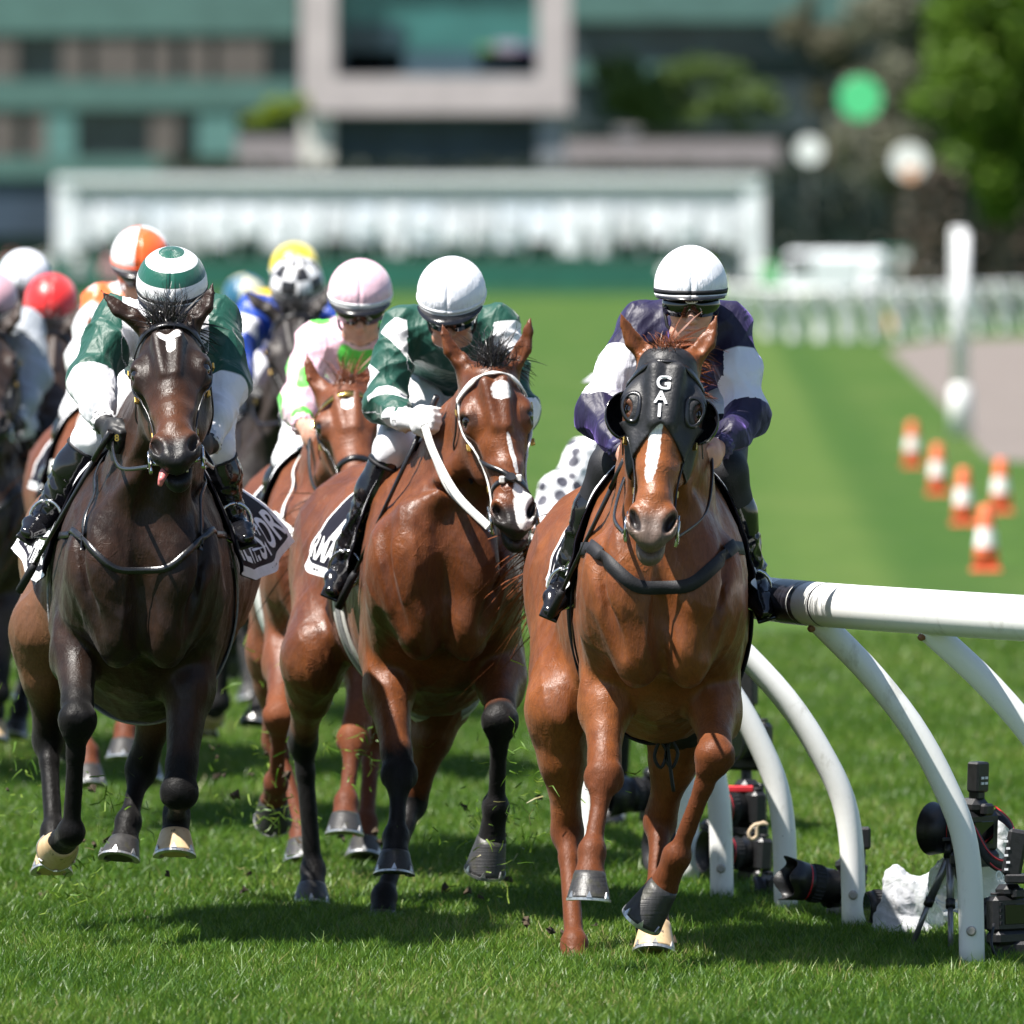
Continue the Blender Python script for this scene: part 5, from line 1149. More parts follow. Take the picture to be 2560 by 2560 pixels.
k_ = rp[-1] - rp[-2]; k_ = k_ / np.linalg.norm(k_); rp = np.vstack([rp] + [rp[-1] + k_ * 1.0 * i for i in (1, 2)]); rp[:, 2] = 1.13
if want('rail') or ONLY is None:
    rr, tops = rail_fence('white running rail on bent posts beside the leading chestnut horse', bs, path=rp)
    sp = spline(rp, .01)
    def band(px0, px1, col, nm, r=.0702):
        pxs = 1280 + (sp[:, 0] / sp[:, 1]) * F; s_ = sp[(pxs > px0) & (pxs < px1)]
        if len(s_) > 1: m = MB(); m.tube(s_[::max(1, len(s_) // 8)], r, 28, cap=False); m.build(nm, col, rr)
    bk = plain('black_tape', (.018, .017, .022), .3, .3, 14)
    band(1958, 2016, bk, 'tape_band'); band(2018, 2029, bk, 'tape_band'); band(2068, 2073, bk, 'joint_line', .0700); band(1352, 1357, bk, 'joint_line', .0700)
far = [(1610, 690), (1655, 716), (1688, 745), (1715, 770), (1742, 792), (1800, 816), (1862, 833), (1926, 845), (1990, 851), (2056, 853), (2122, 853), (2188, 851), (2254, 847), (2320, 843), (2386, 838), (2452, 833), (2518, 828), (2584, 822), (2650, 816)]
fb = [tuple(at(x, y, HC * F / (y - 600))[:2]) for x, y in far]; fb2 = []
for a, b in zip(fb[:-1], fb[1:]):
    k = max(1, int(math.hypot(b[0] - a[0], (b[1] - a[1])) / 3.5)); k = min(k, 5) if a[1] > 330 else 1
    fb2 += [(a[0] + (b[0] - a[0]) * i / k, a[1] + (b[1] - a[1]) * i / k) for i in range(k)]
if ONLY is None: rail_fence('curving white running rail far behind the leading jockey', fb2[:95], seg=8, bolts=False, pr=.19, rad=.075)

# ------------------------------------------------------------------ marker post, cones, discs
if ONLY is None:
    Yp = HC * F / (1090 - 600); b = at(2402, 1090, Yp); rt = empty('marker_post', (b[0], b[1], 0), 'tall white marker post with a padded foot beside the path', 'marker post')
    m = MB(); m.tube([(b[0], b[1], .0), (b[0], b[1], .55), (b[0], b[1], .62)], [.15, .13, .07], 20); m.build('padded_foot', M['rail'], rt)
    m = MB(); m.tube([(b[0], b[1], .6), (b[0], b[1], 2.35)], .095, 16); m.build('pole', M['white_cloth'], rt)
    m = MB(); m.box((b[0] - .03, b[1] - .02, 1.95), (.19, .12, .9), bev=.02); m.build('sign_panel', M['white_cloth'], rt)
    org = plain('cone_orange', (.80, .17, .07), .5, .08); cw = plain('cone_white_band', (.80, .78, .74), .5)
    lab = ['orange traffic cone nearest the marker post, furthest from the rail', 'orange traffic cone second from the marker post', 'orange traffic cone third in the slanting row', 'orange traffic cone beside the bare path', 'orange traffic cone closest to the white rail']
    for i, (x, y, s_) in enumerate(((2281, 1168, 1.0), (2344, 1238, 1.0), (2409, 1314, 1.0), (2502, 1284, 1.0), (2465, 1430, 1.0))):
        c = at(x, y, HC * F / (y - 600)); r0 = empty('traffic_cone', (c[0], c[1], 0), lab[i], 'cone', 'orange cones beside the course'); X, Y = c[0], c[1]
        m = MB(); m.box((X, Y, .012), (.21, .21, .024), bev=.008); m.build('base', org, r0)
        m = MB(); m.tube([(X, Y, .028), (X, Y, .17), (X, Y, .30), (X, Y, .44), (X, Y, .455)], [.092, .077, .062, .046, .040], 20); m.build('shell', org, r0)
        m = MB(); m.tube([(X, Y, .17), (X, Y, .30)], [.0785, .0635], 20, cap=False); m.build('white_band', cw, r0)
    disc = [((2150, 246), 300, .58, plain('disc_green', (.10, .62, .26), .4, .05), 'large round green disc marker on a tall pole'), ((2024, 376), 310, .38, plain('disc_white', (.85, .85, .85), .4, .03), 'small white disc marker on a pole beside the green disc'), ((2272, 405), 300, .48, plain('disc_pearl', (.84, .83, .82), .4, .03), 'white disc marker with an orange lower edge in front of the bright tree')]
    for i, ((x, y), Y, r_, mt, lb) in enumerate(disc):
        c = at(x, y, Y); r0 = empty('disc_marker', (c[0], Y, 0), lb, 'marker', 'round disc markers on poles')
        m = MB(); th = np.linspace(0, math.pi, 20); m.tube([c + V3(0, y_, 0) for y_ in (-.05, -.045, .045, .05)], [r_ * .97, r_, r_, r_ * .97], 40); m.build('disc', mt, r0)
        m = MB(); m.tube([(c[0], Y + .02, 0), (c[0], Y + .02, c[2] - r_ * .9)], .02, 8); m.build('pole', plain('pole_grey', (.045, .05, .045), .6), r0)
        if i == 2: m = MB(); m.tube([c + V3(.04, y_, -.30) for y_ in (-.075, -.052)], .20, 30); m.build('lower_disc', plain('disc_orange', (.85, .42, .25), .4), r0)

# ------------------------------------------------------------------ far side: stand, starting gate, hedges, trees
def wbox(mb, x0, y0, x1, y1, Y, dep, mi=0):
    """box whose front face spans pixels (x0, y0)-(x1, y1) at distance Y"""
    a, b = at(x0, y1, Y), at(x1, y0, Y); return mb.box(((a[0] + b[0]) / 2, Y + dep / 2, (a[2] + b[2]) / 2), (abs(b[0] - a[0]), dep, abs(b[2] - a[2])), mi=mi)
def leafy(name, parent, blobs, n, size, mat, seed=1, org=None):
    r = np.random.default_rng(seed); V, Q, T = [], [], []
    w8 = np.array([b[1][0] * b[1][1] * b[1][2] for b in blobs]) ** .67; w8 /= w8.sum(); pick = r.choice(len(blobs), n, p=w8)
    C = np.array([b[0] for b in blobs])[pick]; Rr = np.array([b[1] for b in blobs])[pick]; d = r.normal(size=(n, 3)); d /= np.linalg.norm(d, axis=1)[:, None]
    P = C + d * Rr * (r.uniform(.35, 1.08, n) ** .6)[:, None]; a = r.normal(size=(n, 3)); a /= np.linalg.norm(a, axis=1)[:, None]; b = np.cross(a, r.normal(size=(n, 3))); b /= np.linalg.norm(b, axis=1)[:, None]
    s = size * r.uniform(.5, 1.4, n)[:, None]; V = np.stack([P - a * s, P - b * s * .5, P + a * s, P + b * s * .5], 1).reshape(-1, 3); Q = np.arange(4 * n).reshape(-1, 4)
    return mesh_np(name, V, Q, mat, parent, smooth=False, attrs={'tint': np.repeat(np.clip(r.normal(.5, .25, n), 0, 1), 4)})
def leaf_mat(name, a, b):
    g = G(name); t = g.attr('tint'); c = g.mix(t, a, b); tr = g.n.new('ShaderNodeBsdfTranslucent'); g.lk(c, tr.inputs[0]); mx = g.n.new('ShaderNodeMixShader'); mx.inputs[0].default_value = .3
    g.out(c, .55, .3); g.t.links.new(g.b.outputs[0], mx.inputs[1]); g.t.links.new(tr.outputs[0], mx.inputs[2]); g.t.links.new(mx.outputs[0], g.n['Material Output'].inputs[0]); return g.m
def tree(name, label, px, Y, crown, mat, n=5000, size=.22, seed=1, group='trees behind the course'):
    """crown: list of (px, py, rx, ry, rz) clumps"""
    b = at(px, 700, Y); r0 = empty(name, (b[0], Y, 0), label, 'tree', group); bl = []
    for (x, y, rx, ry, rz) in crown: bl.append((at(x, y, Y), (rx, ry, rz)))
    r = np.random.default_rng(seed); sub = []
    for c, rad in bl:
        for _ in range(9):
            d = r.normal(size=3); d /= np.linalg.norm(d); sub.append((c + d * np.array(rad) * .72, tuple(np.array(rad) * r.uniform(.30, .5))))
    leafy('crown', r0, sub, n, size, mat, seed)
    m = MB(); top = np.mean([c for c, _ in bl], 0); m.tube(spline([(b[0], Y, 0), (b[0] + .1, Y, top[2] * .4), (top[0], Y, top[2])], .4), np.linspace(.28, .08, len(spline([(b[0], Y, 0), (b[0] + .1, Y, top[2] * .4), (top[0], Y, top[2])], .4))), 10)
    for c, rad in bl: m.tube([V3(b[0] + .05, Y, top[2] * .45), lerp(V3(b[0], Y, top[2] * .5), c, .9)], [.12, .04], 7)
    m.build('trunk', M['bark'], r0); return r0
if ONLY is None:
    M['bark'] = plain('bark', (.09, .065, .045), .9, .3, 3)
    teal = plain('teal_spandrel', (.082, .165, .150), .55, .10, .6); teal2 = plain('pale_teal_panel', (.115, .24, .23), .5, .1, .8); dk = plain('dark_glass', (.044, .060, .067), .25, .3, .5); brn = plain('brown_column', (.12, .10, .093), .7, .15, 1)
    navy = plain('navy_recess', (.036, .056, .092), .6, .2, .6); beige = plain('beige_render', (.50, .435, .43), .7, .08, .8); pale = plain('pale_column', (.74, .70, .65), .7, .06, 1); dgreen = plain('dark_recess', (.040, .060, .056), .8, .25, .7)
    Yg = 495.0; g0 = at(500, 700, Yg); gs = empty('grandstand', (g0[0], Yg, 0), 'large teal green grandstand with rows of dark windows', 'building')
    def part(nm, mt, rects, dep, dy=0.0):
        return [wbox(MB(), *r_, Yg + dy, dep).build(nm, mt, gs) for r_ in rects][0]
    part('wall', dgreen, [(-260, -330, 2700, 760)], 12, 1.0)
    part('spandrel', teal, [(-260, -330, 745, -200), (-260, -60, 745, 84), (-260, 198, 745, 272), (-260, 392, 430, 446), (1425, -330, 2700, 52), (1425, 158, 1700, 200)], .8)
    for (x0, x1, y0, y1) in ((-260, 745, 84, 198), (-260, 745, 272, 392), (-260, 745, -200, -60), (1425, 2300, 52, 158), (1425, 2300, 200, 330)):
        part('window', dk, [(x0, y0, x1, y1)], .3, .5)
    for x0, x1 in ((-40, 42), (152, 214), (236, 352), (376, 434), (462, 524), (545, 662), (-160, -90)): part('column', brn, [(x0, 86, x1, 197)], .5, .1)
    for x0, x1 in ((-60, 40), (70, 118), (375, 444), (-200, -120)): part('column', brn, [(x0, 274, x1, 391)], .5, .1)
    for x0, x1 in ((118, 190), (494, 592)): part('panel', teal2, [(x0, 274, x1, 391)], .4, .1)
    part('base', navy, [(-260, 448, 140, 590)], .6, .2)
    # giant screen on its portal
    Ys = 476.0; s0 = at(1085, 700, Ys); sc_ = empty('video_screen', (s0[0], Ys, 0), 'giant video screen in a beige portal frame on two columns', 'screen')
    def sp_(nm, mt, rects, dep, dy=0.0):
        return [wbox(MB(), *r_, Ys + dy, dep).build(nm, mt, sc_) for r_ in rects][0]
    sp_('frame', beige, [(752, -340, 838, 282), (1345, -340, 1425, 282), (838.2, 192, 1344.8, 282), (838.2, -340, 1344.8, -260)], 2.5)
    d_ = sp_('display', plain('display_teal', (.045, .16, .15), .25, .15, .5), [(838, -260, 1345, 192)], .3, 1.2)
    for nm, col, rc in (('picture_strip', (.04, .075, .10), (838, 128, 1345, 192)), ('picture_patch', (.32, .30, .38), (1236, 104, 1300, 180)), ('picture_patch', (.10, .085, .17), (1296, 112, 1340, 186)), ('picture_patch', (.13, .26, .10), (1196, 112, 1238, 176)), ('picture_patch', (.02, .045, .06), (858, 60, 1010, 186))):
        m = MB(); wbox(m, *rc, Ys + 1.1, .08 if nm == 'picture_strip' else .12); m.build(nm, plain(nm, col, .3), d_)
    sp_('column', pale, [(752, 290, 830, 430)], 1.2, .4); sp_('column', plain('grey_column', (.26, .27, .30), .7), [(1345, 282, 1410, 420)], 1.2, .4)
    sp_('recess', navy, [(830.5, 288, 1344, 445)], .5, 2.2)
    tw = plain('taupe_wall', (.30, .265, .26), .8)
    for rc_, lb_ in (((590, 344, 751, 422), 'short low taupe wall left of the screen column'), ((1412, 352, 1950, 412), 'long low taupe wall right of the video screen')): props(wbox(MB(), *rc_, 468, .8).build('low_wall', tw), lb_, 'wall')
    props(wbox(wbox(MB(), 1545, 330, 1592, 412, 466, .5), 1538, 318, 1599, 330, 465.9, .7).build('gate_pillar', tw), 'capped taupe pillar standing at the long low wall', 'pillar')
    # dark clipped hedge in front of the buildings
    L1 = leaf_mat('hedge_leaves', (.030, .043, .030), (.052, .066, .044)); L2 = leaf_mat('bright_leaves', (.048, .112, .007), (.135, .225, .02)); L3 = leaf_mat('mid_leaves', (.075, .13, .03), (.14, .205, .058)); L4 = leaf_mat('olive_leaves', (.15, .152, .105), (.22, .22, .16)); L5 = leaf_mat('lime_leaves', (.16, .25, .02), (.32, .38, .04))
    def hedge(label, x0, y0, x1, y1, Y, mat, seed, n=5000, size=.22):
        a, b = at(x0, y1, Y), at(x1, y0, Y); r0 = empty('hedge', ((a[0] + b[0]) / 2, Y, 0), label, 'hedge', 'hedges in front of the stand'); r = np.random.default_rng(seed)
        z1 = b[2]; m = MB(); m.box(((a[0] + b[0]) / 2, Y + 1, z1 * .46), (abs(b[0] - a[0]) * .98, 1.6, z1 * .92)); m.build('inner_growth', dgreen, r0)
        bl = [(V3(x, Y + .6, z), (.9, .8, .7)) for x in np.arange(a[0], b[0], .9) for z in np.arange(.4, z1, .9)]; leafy('foliage', r0, bl, n, size, mat, seed); return r0
    hedge('long dark clipped hedge below the low wall', 430, 418, 2320, 600, 464, L1, 3, 14000, .25)
    hedge('shaded brownish hedge under the bright tree', 2330, 440, 2700, 640, 330, leaf_mat('shade_brown_leaves', (.075, .06, .045), (.13, .105, .08)), 4, 4000)  # shade beneath the tree is put into the dark brown leaf colour
    tree('broadleaf_tree', 'tall bright green tree at the right edge', 2500, 322, [(2500, 150, 2.5, 2, 3.0), (2400, 260, 1.5, 1.5, 1.6), (2590, 20, 2.4, 2, 2.6), (2480, 380, 1.7, 1.6, 1.5), (2440, -10, 1.6, 1.5, 1.6), (2640, 300, 2.2, 2, 2.2), (2500, 470, 1.3, 1.2, 1.0)], L2, 15000, .16, 5)
    tree('olive_tree', 'dull olive grey tree left of the bright one', 2230, 395, [(2230, 120, 1.9, 1.6, 2.4), (2290, 20, 1.6, 1.5, 2.0), (2180, 300, 1.5, 1.4, 1.9), (2260, 380, 1.7, 1.5, 2.0), (2330, 240, 1.3, 1.2, 1.9)], L4, 9000, .17, 6)
    tree('broadleaf_tree', 'mid green spreading tree in front of the stand', 1700, 480, [(1600, 220, 1.9, 1.5, 1.25), (1740, 230, 2.4, 1.5, 1.4), (1860, 262, 1.7, 1.4, 1.0), (1540, 165, 1.1, 1.1, .8), (1680, 285, 1.8, 1.3, .7)], L3, 9000, .17, 7)
    tree('broadleaf_tree', 'brownish tree behind the mid green tree', 2060, 484, [(2000, 40, 1.0, 1.0, 1.6), (2090, 180, 1.6, 1.4, 2.0), (2130, 330, 1.5, 1.3, 1.6)], leaf_mat('brown_leaves', (.11, .11, .07), (.18, .17, .11)), 6000, .17, 8)
    tree('small_tree', 'small lime green tree beside the screen column', 690, 472, [(690, 282, 1.05, .8, .55), (640, 295, .6, .6, .4), (738, 262, .7, .6, .5)], L5, 3500, .12, 9)
    # starting gate
    Yb = 455.0; b0 = at(1020, 700, Yb); sg_ = empty('starting_gate', (b0[0], Yb, 0), 'long white starting gate parked across the course', 'starting gate')
    wp = plain('white_gate_paint', (.88, .89, .93), .5, .05, 2); gp = plain('grey_gate_paint', (.60, .61, .63), .6, .12, 3); pd = plain('dark_padding', (.045, .055, .07), .7, .2, 2)
    wps_ = [wp, plain('lattice_paint', (.84, .85, .88), .5, .15, 6)]
    def gpart(nm, mt, rects, dep, dy=0.0): m = MB(); [wbox(m, *r_, Yb + dy, dep) for r_ in rects]; return m.build(nm, mt, sg_)
    gpart('roof_beam', wp, [(140, 440, 1905, 458)], 2.2); gpart('lattice', wps_[1], [(140 + 14 * k, 458.5, 140 + 14 * k + 8, 500) for k in range(126)], .4, .3); gpart('lower_beam', wp, [(150, 500.5, 1895, 510)], .3, .4)
    xs = np.linspace(150, 1895, 25); wps = [wp, plain('bluish_gate_paint', (.80, .84, .92), .5, .1, 6), plain('soft_gate_paint', (.74, .75, .79), .5, .15, 6)]; rb = random.Random(5)
    for a, b in zip(xs[:-1], xs[1:]):
        gpart('stall_gate', rb.choice(wps), [(a + 3, 511, b - 3, rb.choice((606, 598, 618, 585)))], .25, .2); gpart('stall_flap', rb.choice((gp, wp, wp)), [(a + rb.uniform(8, 30), rb.uniform(520, 560), b - rb.uniform(8, 22), rb.uniform(575, 640))], .08, .08)
        gpart('stall_post', wp, [(a - 6, 510.5, a + 6, 738)], .5, .6)
    gpart('end_frame', wp, [(1862, 445, 1908, 700)], 1.2, .1); gpart('end_frame', wp, [(138, 445, 186, 640)], 1.2, .1); gpart('padding', pd, [(187, 612, 1861, 738)], .3, 1.6)
    # low green fence
    fn = MB(); wbox(fn, -300, 655, 1745, 722, 446, .12); gf = empty('course_fence', (at(700, 700, 446)[0], 446, 0), 'low green cloth fence across the far turf', 'fence')
    fn.build('cloth', plain('fence_green', (.012, .115, .080), .7, .15, .5), gf); m = MB(); wbox(m, -300, 640, 1745, 655, 446, .10); m.build('top_strip', plain('fence_dark', (.025, .075, .05), .8), gf)
    m = MB(); wbox(m, -300, 722.5, 1745, 748, 446, .10); m.build('skirt', plain('fence_skirt', (.045, .15, .055), .8), gf)
    # white picket rails and a shed at the far right
    m = MB(); [wbox(m, 2240, y, 2760, y + 22, 345, .1) for y in (632, 662)]; [wbox(m, x, 634.5, x + 9, 800, 345.2, .12) for x in range(2240, 2760, 40)]; wf = props(m.build('white_fence', M['rail']), 'white board fence at the far right', 'fence')
    m = MB(); wbox(m, 2262, 676, 2760, 692, 345.1, .1); m.build('board', M['rail'], wf)

# far spectators and officials: small standing figures
def person_mesh():
    B = SDF(); B.ell((0, 0, 1.63), (.085, .10, .12), None, .02); B.cone((0, 0, 1.40), (0, 0, 1.55), .06, .05, .03); B.tube((0, 0, 1.0), (0, 0, 1.38), (1, 0, 0), (.16, .11), (.20, .12), .05)
    for s in (-1, 1):
        B.cone((s * .19, 0, 1.37), (s * .25, -.02, 1.10), .055, .045, .04); B.cone((s * .25, -.02, 1.10), (s * .20, -.16, .92), .045, .035, .03); B.ell((s * .20, -.18, .90), (.035, .05, .05), None, .02)
        B.cone((s * .09, 0, .95), (s * .10, -.01, .5), .10, .07, .05); B.cone((s * .10, -.01, .5), (s * .10, .02, .08), .07, .05, .03); B.tube((s * .10, .05, .045), (s * .10, -.12, .035), (1, 0, 0), (.045, .045), (.045, .03), .03)
    return B
if ONLY is None:
    PB = person_mesh(); pv, pq = PB.surface(.022, 1)
    def figure(x, Y, label, shirt, legs, z=0.0):
        b = at(x, 700, Y); r0 = empty('person', (b[0], Y, z), label, 'person', 'officials and onlookers at the far side'); o = V3(b[0], Y, z)
        mesh_np('body', pv + o, pq, M['skin'], r0)
        T_ = SDF(); T_.p = [PB.p[2], PB.p[3], PB.p[7 + 1], PB.p[3]]
        for nm, sel, mt, io in (('shirt', lambda z_: (z_ > .95) & (z_ < 1.50), shirt, .012), ('trousers', lambda z_: z_ < 1.0, legs, .010), ('cap', lambda z_: z_ > 1.66, shirt, .014)):
            N = nrm_verts(pv, pq); v = pv + N * io; keep = sel(pv[pq][:, :, 2].mean(1)); mesh_np(nm, v + o, pq[keep], mt, r0)
    def nrm_verts(V, Q):
        n = np.cross(V[Q[:, 2]] - V[Q[:, 0]], V[Q[:, 3]] - V[Q[:, 1]]); N = np.zeros_like(V)
        for i in range(4):
            for a in range(3): N[:, a] += np.bincount(Q[:, i], n[:, a], len(V))
        return N / (np.linalg.norm(N, axis=1)[:, None] + 1e-12)
    pk = lambda nm, c: plain(nm, c, .7)
    dkt = pk('dark_trousers', (.02, .022, .03))
    for x, Y, lb, c in ((1770, 260, 'official in a bright lime vest behind the leading jockey', (.45, .85, .06)), (1932, 330, 'person in a mid green jacket by the far rail', (.08, .42, .14)), (1902, 345, 'person in a pale grey top left of the white van', (.55, .60, .57)), (30, 420, 'onlooker in a dusty pink top at the left edge', (.60, .20, .22)), (110, 425, 'onlooker in a white top at the left', (.75, .75, .75)), (278, 420, 'onlooker in a rose top left of the quartered cap', (.62, .30, .33)), (330, 422, 'onlooker in a pale green top behind the gate end', (.42, .62, .36)), (200, 426, 'onlooker in a grey top at the left', (.40, .42, .42)), (2180, 300, 'person in white beside the marker post', (.78, .78, .80))):
        figure(x, Y, lb, pk('shirt_cloth', c), dkt)
    c = at(2236, 830, HC * F / 230); rk = empty('marker_peg', (c[0], c[1], 0), 'short ochre padded peg by the curving far rail', 'peg'); m = MB(); m.tube([(c[0], c[1], 0), (c[0], c[1], .1), (c[0], c[1], .75), (c[0], c[1], .84)], [.20, .18, .15, .06], 14); m.build('pad', pk('ochre_pad', (.50, .24, .04)), rk); m = MB(); m.tube([(c[0], c[1], .8), (c[0], c[1], .95)], .03, 8); m.build('stake', M['rail'], rk)
    # white van and green tractor parked by the far rail
    def van(px, Y, label, col, trac=False):
        b = at(px, 700, Y); o = V3(b[0], Y, 0); r0 = empty('tractor' if trac else 'van', tuple(o), label, 'tractor' if trac else 'van'); bm_ = plain('paint_' + ('green' if trac else 'white'), col, .3)
        m = MB(); 
        if trac: m.box(o + V3(-.2, 0, 1.0), (2.0, 1.1, .8), bev=.12); m.box(o + V3(.9, 0, 1.9), (1.3, 1.3, .12), bev=.04); [m.box(o + V3(.9 + sx * .58, sy * .55, 1.45), (.07, .07, .85)) for sx in (-1, 1) for sy in (-1, 1)]
        else: m.box(o + V3(.2, 0, 1.15), (3.2, 1.7, 1.5), bev=.18); m.box(o + V3(-1.75, 0, .85), (1.2, 1.66, .9), bev=.2)
        m.build('body', bm_, r0)
        m = MB(); m.box(o + V3(-1.0 if not trac else .9, -.80 if not trac else -.5, 1.5), (.8, .12, .5), bev=.03); m.build('window', M['lens'], r0)
        for dx, rr_ in ((-1.3, .36), (1.1, .36 if not trac else .62)):
            for sy in (-1, 1): m = MB(); c = o + V3(dx, sy * .78, rr_); m.tube([c - V3(0, .12, 0), c + V3(0, .12, 0)], rr_, 22); w_ = m.build('wheel', M['black_leather'], r0); m = MB(); m.tube([c - V3(0, .13, 0), c + V3(0, .13, 0)], rr_ * .5, 16); m.build('rim', M['steel'], w_)
    van(2075, 352, 'white van parked beyond the far rail', (.72, .76, .78)); van(2170, 372, 'dark teal green tractor parked behind the rail', (.02, .16, .12), True)

# photographer in a white spotted shirt behind the rail, one arm resting on it
if ONLY is None:
    W = lambda x, y, Y: at(x, y, Y); Yr = 41.9; spot = silk('spotted_shirt', (.74, .74, .76), 'spots', (.05, .05, .07), None, .6, None, (15, .36))
    r0 = empty('person', tuple(at(1560, 2100, Yr + .4) * V3(1, 1, 0)), 'person in a white shirt with dark spots leaning on the rail behind the leading horse', 'person')
    sh, el, ha = W(1470, 1150, Yr + .1), W(1390, 1265, Yr), W(1322, 1332, Yr - .1); sh2 = W(1620, 1170, Yr + .3); hip = V3((sh[0] + sh2[0]) / 2 + .1, Yr + .7, .95); ms = (sh + sh2) / 2; hd_ = ms + V3(.02, -.05, .28)
    B = SDF(); B.ell(hd_, (.08, .10, .115), None, .02); B.cone(ms, hd_, .06, .055, .03); B.tube(ms, hip, (1, 0, 0), (.15, .09), (.13, .09), .05); B.cone(sh, el, .045, .038, .03); B.cone(el, ha, .038, .028, .02); hand(B, lerp(el, ha, .85), ha + V3(-.04, 0, -.005), V3(0, -1, 0), V3(0, 0, -1))
    for s in (-1, 1): k_ = hip + V3(s * .12, -.15, -.45); f_ = V3(k_[0], Yr + .75, .05); B.cone(hip + V3(s * .09, 0, 0), k_, .09, .065, .05); B.cone(k_, f_, .065, .045, .03); B.tube(f_, f_ + V3(0, -.18, -.01), (1, 0, 0), (.045, .045), (.04, .03), .02)
    B.cone(sh2, sh2 + V3(.14, -.1, -.26), .045, .038, .03); B.cone(sh2 + V3(.14, -.1, -.26), sh2 + V3(.0, -.3, -.32), .038, .028, .02)
    v, q = B.surface(.010, 1); mesh_np('body', v, q, M['skin'], r0)
    K = SDF(); K.tube(ms + V3(0, 0, -.03), hip + V3(0, 0, .05), (1, 0, 0), (.20, .13), (.17, .12), .05); K.cone(ms, sh, .10, .085, .04); K.cone(sh, el, .085, .072, .04); K.cone(el, lerp(el, ha, .75), .070, .048, .03); K.cone(ms, sh2, .10, .085, .04); K.cone(sh2, sh2 + V3(.14, -.1, -.26), .08, .065, .04); K.cone(sh2 + V3(.14, -.1, -.26), sh2 + V3(.03, -.27, -.31), .065, .045, .03)
    K.cone(el + V3(-.02, 0, .06), W(1375, 1232, Yr), .06, .05, .03); v, q = K.surface(.010, 1); v = ripple(v, q, .010, 9, 2); mesh_np('shirt', v, q, spot, r0)
    P = SDF(); P.ell(hip, (.17, .14, .14), None, .05)
    for s in (-1, 1): k_ = hip + V3(s * .12, -.15, -.45); P.cone(hip + V3(s * .09, 0, 0), k_, .11, .08, .05); P.cone(k_, V3(k_[0], Yr + .75, .10), .08, .06, .03)
    v, q = P.surface(.012, 1); mesh_np('trousers', v, q, M['black_cloth'], r0)
    for s in (-1, 1):
        k_ = hip + V3(s * .12, -.15, -.45); f_ = V3(k_[0], Yr + .75, .05); Sh = SDF(); Sh.tube(f_ + V3(0, .05, -.005), f_ + V3(0, -.20, -.01), (1, 0, 0), (.055, .055), (.050, .038), .03); Sh.cone(f_, f_ + V3(0, .01, .08), .055, .06, .02); v, q = Sh.surface(.010, 1); mesh_np('shoe', v, q, M['black_leather'], r0)
    m = MB(); rg = [hd_ + V3(.13 * math.cos(a) * 1.0, .14 * math.sin(a), .05) for a in np.linspace(0, 2 * math.pi, 20)]; m.tube([hd_ + V3(0, 0, .03), hd_ + V3(0, 0, .07), hd_ + V3(0, 0, .13), hd_ + V3(0, 0, .15)], [.16, .105, .09, .04], 20); m.build('hat', M['white_cloth'], r0)
